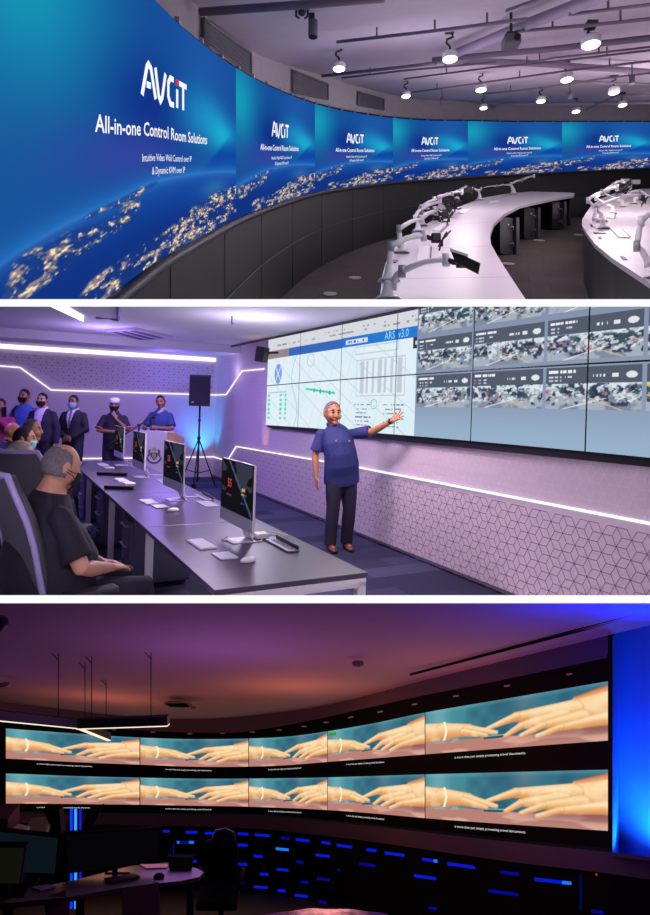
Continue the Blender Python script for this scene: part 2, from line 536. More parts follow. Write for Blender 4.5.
# floor and ceiling
b = BM(); N = 70
edge = [wallpt(p, back=.3) for p in [s2px(s) for s in np.linspace(px2s(60), px2s(718), N)]]
inner = [P1(lerp(-.6, 9, i / (N - 1)), 1.25 + .3 * math.sin(PI * i / (N - 1)), -1.7) for i in range(N)]
ev = [b.verts.new(P1(q.x, q.y, -1.7)) for q in edge]; iv = [b.verts.new(P1(q.x, q.y, -1.7)) for q in inner]
for i in range(N - 1): b.faces.new([iv[i], iv[i + 1], ev[i + 1], ev[i]])
obj('floor', b, carpet_mat('grey_carpet', (92, 86, 84), (84, 80, 78), .5, .5, .3), kind='structure')
b = BM()
def cei(u, v):
    p = s2px(lerp(px2s(100), px2s(718), u)); q = wallpt(p, back=.13); e = V(q.x, q.y, -(ceilf(p) - PY) / F * q.y)
    c = P1(lerp(-.5, 9.5, u), 2.0, 1.22); m_ = P1(lerp(-.5, 8, u), 4.0, 1.16)
    return e.lerp(c, v)
surf(b, cei, 70, 12)
obj('ceiling', b, mat('lavender_ceiling', (186, 176, 188), .85, var=.03), kind='structure')

# wall vents
VG = mat('vent_grille', (128, 128, 132), .5, .2); VF = mat('vent_frame', (104, 102, 108), .5)
for (x0, x1, a0, a1, b0, b1, lab) in ((204, 251, 19, 53, 45, 76, 'largest and nearest, above the huge left panel'), (293, 328, 71, 84, 92, 99.5, 'middle one, between two panels'), (358, 384, 92, 99, 105, 110, 'smallest and farthest, above the third panel')):
    def vp(u, v, lift=0.):
        p0 = lerp(x0, x1, u); p = p0
        for _ in range(6):
            q = wallpt(p, back=.10 - lift); p -= (PX + q.x / q.y * F - p0) * .8
        Yq = q.y
        return V(q.x, q.y, -(lerp(lerp(b0, b1, u), lerp(a0, a1, u), v) - PY) / F * Yq)
    t = thing('air_vent', 'grey louvred vent on the curved wall, ' + lab, 'vent', vp(.5, 0), group='vents on the curved wall')
    b = BM(); surf(b, lambda u, v: vp(u, v, .0), 6, 1); obj('backing', b, VG, t)
    b = BM()
    for a, c in (((0, 0), (1, 0)), ((1, 0), (1, 1)), ((1, 1), (0, 1)), ((0, 1), (0, 0))):
        sweep(b, [vp(lerp(a[0], c[0], k / 6), lerp(a[1], c[1], k / 6), .01) for k in range(7)], .014, 6)
    obj('frame', b, VF, t)
    b = BM()
    for j in range(1, 9): sweep(b, [vp(k / 6, j / 9, .01) for k in range(7)], .006, 4)
    obj('louvres', b, VF, t)

# ceiling pipes, beams, cable trays
PIPE = mat('grey_pipe', (120, 110, 124), .5, .2); BEAM = mat('lilac_beam', (158, 144, 166), .7); DP = mat('dark_tray', (112, 104, 116), .6)
def CP(px, py, h=1.06): return R1(px, py, h)
pipes = [('ceiling_pipe', [(200, 12), (300, 5), (384, -2)], .032, PIPE, 'thick grey pipe at the top left crossing above the largest vent'),
         ('conduit', [(337, 42), (420, 32.6), (450, 29), (527, 19)], .016, DP, 'thin dark conduit carrying the first pendant lamp, from lamp to beam'),
         ('conduit', [(515, 31.6), (592, 25), (650, 19), (680, 16)], .016, DP, 'thin dark conduit above the largest pendant at the upper right'),
         ('conduit', [(569, 14.6), (650, 4.6), (690, 0)], .014, DP, 'thin dark conduit in the top right corner of the round room'),
         ('ceiling_pipe', [(507, 11), (530, 3), (545, -4)], .018, PIPE, 'short grey pipe at the top above the ceiling projector'),
         ('cable_tray', [(433, 60), (542, 50), (650, 38), (690, 34)], .034, DP, 'wide dark cable tray crossing behind the second pendant lamp'),
         ('ceiling_pipe', [(322, 76), (420, 65), (436, 63)], .022, PIPE, 'grey pipe with black end cap right of the second vent'),
         ('conduit', [(342, 78), (400, 71), (496, 62)], .014, DP, 'thin conduit just below the black capped pipe'),
         ('conduit', [(404, 79), (496, 67), (560, 61), (660, 49)], .013, DP, 'long thin conduit over the small left pendant lamp'),
         ('conduit', [(400, 94), (481, 83), (565, 71), (660, 60)], .015, DP, 'long conduit passing over the fifth row of pendants'),
         ('conduit', [(483, 94), (541, 88), (600, 79), (660, 72)], .015, DP, 'conduit above the farthest row of small pendants'),
         ('conduit', [(527, 63), (553, 58), (650, 47)], .012, DP, 'thin conduit right of centre just under the cable tray'),
         ('ceiling_pipe', [(570, 81), (610, 83), (660, 84)], .02, PIPE, 'level grey pipe above the far right pendants'),
         ('ceiling_pipe', [(586, 110), (600, 103), (616, 96), (660, 93)], .022, PIPE, 'bent grey pipe dropping to the far wall at right'),
         ('air_duct', [(465, 113), (480, 111), (505, 104), (560, 104), (660, 102)], .045, BEAM, 'pale grey duct running along the far wall top')]
for nm, pl, r, m, lab in pipes:
    h = .97 if pl[0][0] == 200 else 1.02 if r < .03 else 1.06
    b = BM(); q = [CP(x, y, h) for x, y in pl]
    sweep(b, q, r * .85, 10)
    t = obj(nm, b, m, label=lab, cat='pipe' if 'pipe' in nm or 'conduit' in nm else ('cable tray' if 'tray' in nm else 'duct'))
    if nm in ('conduit',):
        for k in range(len(q) - 1):
            d = q[k + 1] - q[k]; nn = max(1, int(d.length / 2.2))
            for j in range(nn):
                c = q[k] + d * ((j + .5) / nn); b = BM(); box(b, c + V(0, 0, .045), (.014, .014, .09)); obj('hanger', b, m, t)
for pl, wd, lab in (([(452, 55), (530, 23), (592, 0), (610, -8)], .05, 'broad lilac beam running diagonally up to the top edge'), ([(436, 60), (527, 63), (600, 68), (662, 73)], .05, 'flat lilac beam crossing the conduits under the cable tray')):
    b = BM(); q = [CP(x, y, 1.07) for x, y in pl]; sweep(b, q, (wd, .05), 4, right=(0, .3, 1)); obj('ceiling_beam', b, BEAM, label=lab, cat='beam')

# pendant lamps
LW = mat('lamp_white', (225, 222, 222), .4); LG = glow('lamp_glow', (255, 250, 235), 5.5); HOOK = mat('dark_hook', (60, 56, 64), .5, .3)
lamps = [(339, 67, 14, 44, 'leftmost, alone beside the second wall vent'), (450, 57, 17, 30, 'second large one, left of the ceiling projector'), (591, 42, 21, 25, 'largest and nearest, upper right'),
         (406, 95, 10, 79, 'small one above the third and fourth panels'), (481, 88.5, 12, 71, 'mid-sized one left of centre, under the flat beam'), (567, 78, 14, 60, 'mid-sized one below the largest lamp'),
         (614, 91, 12, 76, 'rightmost of the mid-sized ones'), (541, 100, 10, 87, 'small one between the mid-sized lamps'), (483.5, 107, 8.5, 95, 'tiny one left at the far wall'),
         (576, 110.5, 9, 98, 'tiny one lowest, close above the panel joint'), (622.5, 104, 9.5, 94, 'tiny one farthest right by the far wall')]
for i, (px, py, wpx, ty, lab) in enumerate(lamps):
    Y = .95 * F / (HZ1 - py); r = wpx * Y / F / 2; c = C(px, py, Y)
    r *= .92; t = thing('pendant_lamp', 'round white pendant downlight under the ceiling, ' + lab, 'lamp', c, group='round pendant downlights')
    b = BM(); hh = r * .44
    lathe(b, [(r * .3, hh * 1.15), (r * .92, hh * 1.1), (r, hh * .9), (r, -hh * .62), (r * .93, -hh * .7)], Matrix.Translation(c)); obj('lamp_housing', b, LW, t)
    b = BM(); lathe(b, [(r * .9, -hh * .72), (r * .86, -hh * .80), (r * .5, -hh * .82)], Matrix.Translation(c)); obj('diffuser', b, LG, t, label='glowing round diffuser')
    b = BM(); top = max(.06, (py - ty) / F * Y)
    H = hh; q = [c + V(0, 0, H), c + V(0, 0, lerp(H, top, .3)), c + V(-.035, 0, lerp(H, top, .45)), c + V(-.03, 0, lerp(H, top, .6)), c + V(.03, 0, lerp(H, top, .7)), c + V(.02, 0, lerp(H, top, .9)), c + V(0, 0, top)]
    sweep(b, q, .012, 8); obj('hook_cable', b, HOOK, t)
    b = BM(); box(b, c + V(0, 0, top), (.09, .09, .04)); obj('ceiling_mount', b, HOOK, t)
    light('pendant_light', 'SPOT', c + V(0, 0, -hh * .95), 22 if Y < 9 else 28, (255, 240, 225), .06, target=c + V(0, 0, -3), spot=2.6, blend=.6)

# spotlight, projector, sensors
def cyl(b, p, q, r, seg=16): sweep(b, [p, q], r, seg)
Y = 4.9; c = C(313, 28, Y)
t = thing('track_spotlight', 'grey cylindrical spotlight hanging left of the first pendant lamp', 'spotlight', c)
b = BM(); cyl(b, C(313, 37, Y), C(313, 21, Y), .038); obj('lamp_body', b, mat('grey_can', (110, 106, 114), .4, .2), t)
b = BM(); cyl(b, C(313, 37.5, Y), C(313, 36.9, Y), .032); obj('lens', b, DARK, t)
b = BM(); box(b, C(311.5, 13, Y), (.05, .04, .14)); obj('bracket', b, HOOK, t)
c = C(302, 12, 4.7); b = BM(); ball(b, c, .03); sweep(b, [c + V(-.04, 0, .05), c + V(-.045, 0, -.03), c + V(-.02, 0, -.05)], .009, 8); sweep(b, [c + V(.04, 0, .05), c + V(.045, 0, -.03), c + V(.02, 0, -.05)], .009, 8); box(b, c + V(0, 0, .06), (.1, .03, .03))
obj('cable_hook', b, HOOK, label='small twin hook hanging from the thick pipe beside the spotlight', cat='hook')
Y = 5.2; c = C(511, 42, Y)
t = thing('ceiling_projector', 'dark grey projector box hung on a pole between two large pendants', 'projector', c)
b = BM(); box(b, c, (.135, .13, .078), bev=.012); obj('projector_body', b, mat('projector_grey', (96, 92, 100), .5), t)
b = BM(); cyl(b, c + V(.03, -.072, 0), c + V(.03, -.085, 0), .025); obj('lens', b, DARK, t)
b = BM(); box(b, c + V(0, 0, .055), (.09, .07, .03)); sweep(b, [c + V(0, 0, .05), c + V(0, 0, .28)], .013, 8); obj('mount_pole', b, HOOK, t)
for px, py, lab in ((632, 79, 'far right above the tiny pendants'), (570, 95, 'between the mid-sized lamp and the bent pipe'), (442, 101, 'left, above the fourth panel')):
    Y = .9 * F / (HZ1 - py); c = C(px, py, Y); b = BM(); cyl(b, c + V(0, 0, -.06), c + V(0, 0, .04), .035); sweep(b, [c + V(0, 0, .03), c + V(0, 0, .2)], .01, 6)
    obj('ceiling_speaker', b, mat('sensor_grey', (110, 104, 114), .5), label='small grey cylindrical fitting hanging from the ceiling, ' + lab, cat='ceiling fitting', group='small hanging cylindrical fittings')

# ---------------- desks
TOP = mat('white_desktop', (214, 204, 210), .38, var=.02); SIDE = mat('black_desk_panel', (34, 36, 36), .6); EDGE = mat('desk_edge', (176, 168, 176), .4)
outer = [(379, 312), (380, 296), (382, 276), (386, 262), (394, 248), (405, 238), (425, 225), (440, 215.5), (458, 207), (482, 198), (505, 193.8), (530, 191.5), (555, 192), (574.5, 193)]
innr = [(574, 195.5), (552, 199), (533, 203), (520, 206), (504, 214), (494, 223.5), (490, 235), (491, 244), (497, 255), (505, 268), (520, 291), (536, 314)]
def desk(name, label, poly, th=.045):
    q = [R1(x, y, -.95) for x, y in poly]
    t = thing(name, label, 'desk', R1(*poly[len(poly) // 3], -1.7))
    b = BM(); prism(b, q, V(0, 0, -th), 0, 1); obj('desktop', b, [TOP, EDGE], t)
    return t, q
t, q = desk('curved_desk', 'long curved white desk with monitor arms and towers beneath, left one', outer + innr)
# modesty panel under the outer edge
b = BM(); qq = [R1(x, y, -.95) for x, y in outer[1:]]; cen = R1(500, 225, -.95)
ins = [p + (V(cen.x - p.x, 0, 0)).normalized() * .12 for p in qq]
for i in range(len(ins) - 1):
    a, c = ins[i], ins[i + 1]
    a2 = V(a.x, a.y, K1 * a.y - 1.7); c2 = V(c.x, c.y, K1 * c.y - 1.7)
    prism(b, [a + V(0, 0, -.045), c + V(0, 0, -.045), c2, a2], V(.03, 0, 0))
obj('desk_panel', b, SIDE, t)
b = BM()
for (x, y, x2, y2) in ((393, 250, 492, 246), (384, 279, 512, 277), (425, 226, 495, 222), (470, 203, 520, 206)):
    p, r = R1(x + 1, y, -.949), R1(x2, y2, -.949); stroke2(b, [(p.x, p.y), (r.x, r.y)], .008, lambda X, Yy: P1(X, Yy, -.948))
obj('panel_joint', b, mat('joint_line', (120, 112, 122), .6), t)
right = [(650, 300), (662, 290), (650, 282.5), (633.5, 272), (612, 258), (595, 244), (586, 232), (582, 225), (582, 220), (586, 213), (591, 206), (600, 199), (615, 193), (640, 189), (700, 186), (720, 230), (700, 330)]
right = right[2:]
t2, q2 = desk('curved_desk', 'curved white desk with black side panel and monitor arms, at the right edge', right)
b = BM(); fr = [R1(x, y, -.95) for x, y in [(662, 291)] + right[:8]]
for i in range(len(fr) - 1):
    a, c = fr[i] + V(.03, .02, 0), fr[i + 1] + V(.03, .02, 0)
    prism(b, [a + V(0, 0, -.045), c + V(0, 0, -.045), V(c.x, c.y, K1 * c.y - 1.7), V(a.x, a.y, K1 * a.y - 1.7)], V(.04, 0, 0))
obj('desk_panel', b, SIDE, t2)

# computer towers
TW = mat('black_tower', (24, 28, 28), .45); TWS = mat('tower_side', (58, 64, 64), .5)
for px, py, lab in ((508, 255, 'nearest, beside the inner bend'), (531, 239.5, 'middle one'), (558, 230, 'farthest, below the desk tip'), (494.5, 252, 'half hidden behind the inner bend')):
    base = R1(px, py, -1.7); Yb = base.y
    t = thing('computer_tower', 'black computer tower under the left curved desk, ' + lab, 'computer', base, group='computer towers under the curved desk')
    wd = .40 if px != 494.5 else .2; hgt = .62; dep = .5
    M = Matrix.Translation(base) @ Matrix.Rotation(math.radians(30), 4, 'Z')
    b = BM(); box(b, (-.03, dep / 2, hgt / 2), (wd * .75, dep, hgt), M, bev=.008); obj('tower_case', b, TW, t)
    b = BM(); box(b, (wd * .42, dep / 2 - .04, hgt / 2), (.07, dep + .04, hgt + .02), M, bev=.006); obj('side_door', b, TWS, t)
    b = BM()
    for z in (.18, .45): sweep(b, [M @ V(.02, -.01, z), M @ V(.07, -.05, z + .02), M @ V(.12, -.01, z - .02)], .008, 6)
    box(b, (.0, -.006, .5), (.03, .01, .02), M); obj('white_cable', b, PALE, t)

# floor boxes
for px, py, lab in ((355, 278, 'near the dark wall on the left'), (330, 294, 'at the bottom left, nearest'), (508, 264, 'beside the nearest tower'), (539, 240.5, 'below the middle tower'), (579, 235, 'beside the right desk')):
    c = R1(px, py, -1.69); b = BM(); r = .085 if px < 400 else .1
    n = 24; pts = [P1(c.x + r * math.cos(2 * PI * k / n), c.y + r * math.sin(2 * PI * k / n) * 1.1, -1.69) for k in range(n)]
    prism(b, pts, V(0, 0, .008)); obj('floor_outlet', b, mat('floor_box', (172, 166, 162), .5, .1), label='round pale outlet cover in the grey carpet, ' + lab, cat='floor outlet', group='round floor outlets')

# ---------------- monitor arms
ARM = mat('arm_white', (222, 220, 222), .32); ARMG = mat('arm_grey', (150, 150, 154), .35, .3); BLK = mat('black_plastic', (14, 14, 15), .45)
def arm(bx, by, pts, head, lab, grp, sc_=1., plate=True):
    base = R1(bx, by, -.95); Y = base.y
    t = thing('monitor_arm', lab, 'monitor arm', base, group=grp)
    b = BM(); r = .052 * sc_
    lathe(b, [(r * 1.6, 0), (r * 1.5, .012), (r * .8, .035), (r * .55, .09), (r * .5, .12)], Matrix.Translation(base)); obj('arm_base', b, ARM, t)
    q = [base + V(0, 0, .1)] + [C(x, y, Y + dy) for x, y, dy in pts]
    for k in range(len(q) - 1):
        b = BM(); a, c = q[k], q[k + 1]; mid = a.lerp(c, .5) + V(0, 0, .02 if k else 0)
        sweep(b, [a, a.lerp(c, .25) + V(0, 0, .012 if k else 0), mid, a.lerp(c, .75) + V(0, 0, .012 if k else 0), c], [(.02, .023), (.024, .020), (.023, .018), (.02, .017), (.017, .015)], 10)
        obj('arm_segment', b, ARM, t)
        b = BM(); cyl(b, c + V(0, 0, -.04), c + V(0, 0, .035), .025); obj('joint', b, ARMG if k % 2 else ARM, t)
    e = q[-1]; hx, hy, hd = head; h = C(hx, hy, Y + hd)
    b = BM(); sweep(b, [e, e.lerp(h, .5) + V(0, 0, -.01), h], .018, 8); box(b, h, (.07, .05, .07), Matrix.Translation(ZERO3), bev=.01); obj('tilt_head', b, BLK, t)
    if plate:
        b = BM(); d = (h - e); ang = math.atan2(d.y, d.x); M = Matrix.Translation(h + d.normalized() * .05) @ Matrix.Rotation(ang, 4, 'Z') @ Matrix.Rotation(.5, 4, 'Y')
        box(b, (0, 0, 0), (.012, .10, .10), M)
        for sx in (-1, 1):
            for sz in (-1, 1): sweep(b, [M @ V(.0, 0, 0), M @ V(.02, sx * .065, sz * .065)], .007, 6)
        obj('mount_plate', b, BLK, t)
    return t
ZERO3 = V(0, 0, 0)
G1 = 'monitor arms on the left curved desk'; G2 = 'monitor arms on the right desk'
t = arm(388, 299, [(393, 284, 0), (402, 271, -.05), (446, 259.5, -.1)], (462, 262, -.15), 'white articulated monitor arm nearest on left desk, black empty screen mount', G1, 1., False)
# the nearest arm carries the back of a screen
h = C(466, 264, 3.75); M = Matrix.Translation(h) @ Matrix.Rotation(math.radians(-12), 4, 'Y') @ Matrix.Rotation(math.radians(35), 4, 'Z')
b = BM(); pA, pB = C(450, 249, 3.8), C(480, 263, 3.8); pC, pD = C(478, 273.5, 3.8), C(455, 262, 3.8)
prism(b, [pA, pB, pC, pD], V(.01, .03, 0)); obj('screen_bracket', b, BLK, t)
b = BM(); prism(b, [C(450, 248, 3.79), C(468, 254, 3.79), C(467, 256, 3.79), C(450, 251, 3.79)], V(.01, .03, 0)); obj('cover_plate', b, ARM, t)
arm(389, 281, [(389.5, 271, 0), (391, 246, 0), (424, 235.5, .1)], (436, 238, .1), 'white monitor arm second from the front on the left desk, upright lower link', G1)
arm(402, 253, [(400, 243, 0), (399, 229, 0), (421, 219, .4), (436, 211, .6)], (445, 215, .6), 'white monitor arm third from the front on the left desk', G1, .9)
arm(422, 226, [(421, 217, 0), (423, 214.5, -.3), (452, 213, -.6)], (449, 209, -.6), 'white monitor arm in the cluster, low arm over the coiled cables', G1, .9)
arm(418, 232, [(415, 218, 0), (420, 210, .3), (440, 202, .5)], (450, 199, .5), 'white monitor arm in the cluster, second curving upward', G1, .9)
arm(437, 219, [(421, 207, .3), (437, 199, .6), (452, 194, .7)], (455, 203, .7), 'white monitor arm in the cluster, highest at its left', G1, .9)
arm(448, 212, [(434, 199, .3), (447, 195, .4), (462, 192, .4)], (470, 190, .4), 'white monitor arm right behind the cluster, arm level', G1, .9)
arm(479.5, 200.5, [(479, 191, 0), (466, 187, -.2), (457, 192, -.4)], (470, 187, -.2), 'white monitor arm standing alone mid desk with cone foot', G1, 1.1, False)
arm(512.5, 194.5, [(511, 185, 0), (497, 186, 0), (481, 189, 0)], (505, 183, 0), 'farthest white monitor arm on left desk, left link', G1, 1.1, False)
arm(514, 194.3, [(511, 184, .2), (522, 180, .2), (534, 176, .2)], (538, 176.5, .2), 'farthest white monitor arm on left desk, reaching right', G1, 1., False)
arm(657, 278, [(648, 262, 0), (637, 246, 0), (641, 221, 0), (655, 214, 0)], (668, 210, 0), 'white monitor arm nearest at the right edge, tall curved post', G2, 1.3, False)
arm(603, 229, [(594, 218, .4), (596, 208, .5), (622, 197, .9), (640, 196, .9)], (642, 198, .9), 'white monitor arm left on the right desk, over the keyboard pads', G2, 1.)
arm(601, 222, [(588, 200, 0), (602, 192, .3), (617, 188, .5)], (622, 186, .5), 'white monitor arm at the tip of the right desk', G2, 1.)
arm(612, 214, [(596, 198, .3), (608, 190, .5), (624, 184, .7)], (629, 184, .7), 'white monitor arm on right desk, second from its tip', G2, .9, False)
arm(622, 207, [(603, 193, .4), (613, 184.5, .6), (622, 181, .7)], (626, 188, .7), 'white monitor arm on right desk, with the highest link', G2, .9)
arm(634, 204, [(648, 197, .4), (640, 191, .6), (628, 193, .7)], (620, 191, .7), 'white monitor arm on right desk, behind the others', G2, .9)
for px, py, w_, h_, Y, lab in ((444, 207, 10, 6, 9.3, 'left'), (455, 200, 8, 6, 9.6, 'right'), (437, 209, 9, 5, 9.0, 'front left'), (625, 181, 8, 4, 13.2, 'left'), (636, 182, 8, 4, 13.2, 'rightmost'), (628, 187, 7, 5, 12.8, 'lower')):
    b = BM(); box(b, C(px, py, Y), (w_ * Y / F, .05, h_ * Y / F), bev=.01)
    where = 'left desk cluster' if px < 500 else 'right desk cluster'
    obj('junction_box', b, ARM, label='small white box at the top of the %s of arms, %s one' % (where, lab), cat='box', group='white boxes on the arm clusters')

# pads, sockets, coiled cables
PAD = mat('pad_white', (240, 238, 240), .4)
def pad(name, pp, th, m, lab, cat, grp=None):
    b = BM(); prism(b, [R1(x, y, -.948) for x, y in pp], V(0, 0, th)); return obj(name, b, m, label=lab, cat=cat, group=grp)
GP = 'white pads on the curved desks'
for pp, lab in (([(419, 247), (429.5, 247), (429, 262), (417, 262)], 'on the left desk, right of the second arm'), ([(443, 223), (447.5, 224.5), (439, 232), (432, 230.5)], 'on the left desk below the cluster of arms'),
                ([(463, 209.5), (471, 210), (463, 214), (458, 213)], 'on the left desk behind the cluster'), ([(606.5, 213), (615, 213), (614, 218.5), (606, 218)], 'on the right desk, upper of two'),
                ([(610.5, 229), (620, 229), (629, 238), (619, 238)], 'on the right desk, lower of two'), ([(490, 201.5), (499, 200.5), (497, 202), (489, 203)], 'on the left desk far part'), ([(622, 205), (628, 202), (630, 203), (625, 206)], 'on the right desk farthest')):
    pad('writing_pad', pp, .012, PAD, 'white rectangular pad ' + lab, 'pad', GP)
for pp, lab in (([(430.5, 247), (432, 247), (431, 262), (429.5, 262)], 'beside the long white pad'), ([(448, 224), (449.5, 225), (441, 233), (440, 232)], 'beside the pad below the cluster'), ([(393, 260), (398, 260.5), (396, 263), (392, 263)], 'at the outer edge of the left desk'),
                ([(413, 229), (417, 229), (416, 231), (412, 231)], 'near the third arm'), ([(614.5, 213), (616, 213), (615.5, 218.5), (614, 218)], 'beside the upper right pad'), ([(620, 229), (622, 229.5), (631, 237), (629.5, 238.5)], 'beside the lower right pad'),
                ([(593, 232), (606, 233), (606, 234), (594, 233.6)], 'left on the right desk'), ([(598, 237), (601, 237), (602, 239), (599, 239)], 'below the long slot on right desk'), ([(620, 256.5), (624, 257), (627.5, 260), (624, 260)], 'in front on the right desk'), ([(590, 224), (592, 224.5), (593, 226.5), (591, 226.5)], 'at the tip of the right desk')):
    pad('desk_socket', pp, .006, BLK, 'small black slot in the white desk, ' + lab, 'socket', 'black desk slots')
for (x, y, Y, lab) in ((443, 216, 8.4, 'big tangle'), (436, 214, 8.6, 'left tangle'), (455, 204, 9.2, 'right tangle')):
    b = BM(); rnd = random.Random(x)
    for k in range(5):
        c0 = C(x + rnd.uniform(-4, 4), y + rnd.uniform(-3, 3), Y)
        sweep(b, [c0 + V(.06 * math.cos(a) * (1 + .2 * rnd.random()), rnd.uniform(-.02, .02), .05 * math.sin(a)) for a in np.linspace(0, 5.5, 12)], .009, 6)
    obj('cable_bundle', b, BLK, label='black cables tangled on the clustered monitor arms, ' + lab, cat='cables', group='cable tangles on the arms')

light('round_room_fill', 'AREA', P1(6.5, 9.5, 1.0), 70, (250, 240, 245), 3.0, target=P1(4, 9.5, -1.7))
light('front_fill', 'AREA', P1(1.6, 3.2, .95), 16, (250, 240, 245), 1.2, target=P1(1.5, 4.8, -1.7))
light('violet_wash', 'POINT', P1(2.6, 8, -.2), 10, (225, 150, 235), .3)
light('screen_wash', 'POINT', P1(1.0, 6.5, .2), 34, (225, 212, 240), .5)
for x, y, e in ((4.5, 9, 56), (9, 13.5, 66), (1.6, 4.6, 15), (5.2, 6.4, 38), (2.2, 9.8, 38)):
    light('ceiling_wash', 'POINT', P1(x, y, .05), e, (246, 228, 244), .4)
# ============================================================ people
CUR[0] = 2
EYEW = mat('eye_dark', (34, 22, 20), .3); LIP = mat('lip_brown', (128, 72, 66), .5); BROW = mat('brow_dark', (40, 30, 28), .8)


def skin(n, c): return mat('skin_' + n, c, .5, var=.04, vscale=20)


def add_head(bm, M, s=1., chub=1., ears=True):
    """head about its centre: +y is the face, z up"""
    nu, nv = 28, 20; R = []
    for j in range(nv + 1):
        th = PI * j / nv; ring = []
        for i in range(nu):
            ph = 2 * PI * i / nu
            dx, dy, dz = math.sin(th) * math.cos(ph), math.sin(th) * math.sin(ph), math.cos(th)
            x, y, z = .077 * dx * chub, .097 * dy, .118 * dz
            if dz < 0:
                t = -dz; x *= 1 - .22 * t * t
                if dy < 0: y *= 1 - .30 * t
                else: y *= 1 - .04 * t
            else: x *= 1.02; y *= 1 + .04 * (1 if dy < 0 else 0)
            ring.append(bm.verts.new(M @ (V(x, y, z) * s)))
            if j in (0, nv): break
        R.append(ring)
    for j in range(nv):
        a, b = R[j], R[j + 1]
        for i in range(nu):
            k = (i + 1) % nu
            if len(a) == 1: bm.faces.new([a[0], b[i], b[k]])
            elif len(b) == 1: bm.faces.new([a[i], b[0], a[k]])
            else: bm.faces.new([a[i], b[i], b[k], a[k]])
    Q = lambda *p: M @ (V(*p) * s)
    sub = BM()
    limb(bm, [Q(0, .088, .028), Q(0, .104, -.006), Q(0, .113, -.028)], [.009 * s, .011 * s, .015 * s], 8)
    for sx in (-1, 1):
        ball(bm, Q(sx * .012, .100, -.032), (.011 * s, .012 * s, .009 * s), M.to_3x3(), 8)
        ball(bm, Q(sx * .031, .078, .036), (.026 * s, .018 * s, .009 * s), M.to_3x3(), 10)
        ball(bm, Q(sx * .045 * chub, .062, -.03), (.028 * s, .03 * s, .034 * s), M.to_3x3(), 10)
        ball(bm, Q(sx * .03, .08, .012), (.013 * s, .012 * s, .011 * s), M.to_3x3(), 8)
        if ears: ball(bm, Q(sx * .080 * chub, -.008, -.002), (.011 * s, .021 * s, .034 * s), M.to_3x3(), 10)
    ball(bm, Q(0, .088, -.060), (.026 * s, .014 * s, .006 * s), M.to_3x3(), 10)
    ball(bm, Q(0, .086, -.070), (.023 * s, .014 * s, .007 * s), M.to_3x3(), 10)
    ball(bm, Q(0, .068, -.098), (.034 * s, .026 * s, .021 * s), M.to_3x3(), 10)
    sub.free()


def shell(M, s, keep, grow=1.07, th=.012, noise_a=.004, chub=1.):
    """hair or cap hugging the head where keep(dx, dy, dz) holds"""
    bm = BM(); nu, nv = 48, 36; R = []; D = []
    for j in range(nv + 1):
        t = PI * j / nv; row = []; dr = []
        for i in range(nu):
            ph = 2 * PI * i / nu
            dx, dy, dz = math.sin(t) * math.cos(ph), math.sin(t) * math.sin(ph), math.cos(t)
            n = 1 + noise_a / .1 * mnoise.noise(V(dx, dy, dz) * 7)
            x, y, z = .077 * dx * chub * grow * n, .098 * dy * grow * n, .118 * dz * grow * n
            if dz < 0:
                k = -dz; x *= 1 - .12 * k * k
                if dy < 0: y *= 1 - .2 * k
            row.append(bm.verts.new(M @ (V(x, y, z) * s))); dr.append((dx, dy, dz))
        R.append(row); D.append(dr)
    for j in range(nv):
        for i in range(nu):
            k = (i + 1) % nu
            m = [(D[j][i][q] + D[j][k][q] + D[j + 1][i][q] + D[j + 1][k][q]) / 4 for q in range(3)]
            if keep(*m):
                f = bm.faces.new([R[j][i], R[j + 1][i], R[j + 1][k], R[j][k]]); f.smooth = True
    bmesh.ops.remove_doubles(bm, verts=bm.verts, dist=1e-5)
    for v in [v for v in bm.verts if not v.link_faces]: bm.verts.remove(v)
    bmesh.ops.recalc_face_normals(bm, faces=bm.faces)
    r = bmesh.ops.solidify(bm, geom=bm.faces[:], thickness=th * s)
    return bm


def add_hand(bm, wrist, d, palm_n, side, spread=.25, curl=.15, s=1.):
    """d: direction of the fingers, palm_n: normal of the back of the hand, side: +1/-1 where the thumb sits along d x n"""
    d = Vector(d).normalized(); n = Vector(palm_n); n = (n - n.dot(d) * d).normalized(); c = d.cross(n) * side
    w = Vector(wrist)
    limb(bm, [w - d * .01, w + d * .035 * s, w + d * .085 * s], [(.021 * s, .017 * s), (.036 * s, .015 * s), (.040 * s, .012 * s)], 12, right=c)
    L = [.068, .078, .072, .056]
    for k in range(4):
        o = (1.5 - k) * .0205 * s; a = (1.5 - k) * spread * .3
        b0 = w + d * (.086 * s) + c * o; fd = (d * math.cos(a) + c * math.sin(a)).normalized()
        p1 = b0 + fd * L[k] * .42 * s - n * curl * .015; fd2 = (fd - n * curl).normalized()
        p2 = p1 + fd2 * L[k] * .33 * s; fd3 = (fd2 - n * curl).normalized(); p3 = p2 + fd3 * L[k] * .25 * s
        limb(bm, [b0 - fd * .02, p1, p2, p3], [.0098 * s, .0088 * s, .008 * s, .0068 * s], 8)
    t0 = w + d * .025 * s + c * .028 * s; td = (d * .62 + c * .75 - n * .15).normalized()
    limb(bm, [t0, t0 + td * .038 * s, t0 + (td * .068 + d * .006) * s], [.014 * s, .0105 * s, .0085 * s], 8)


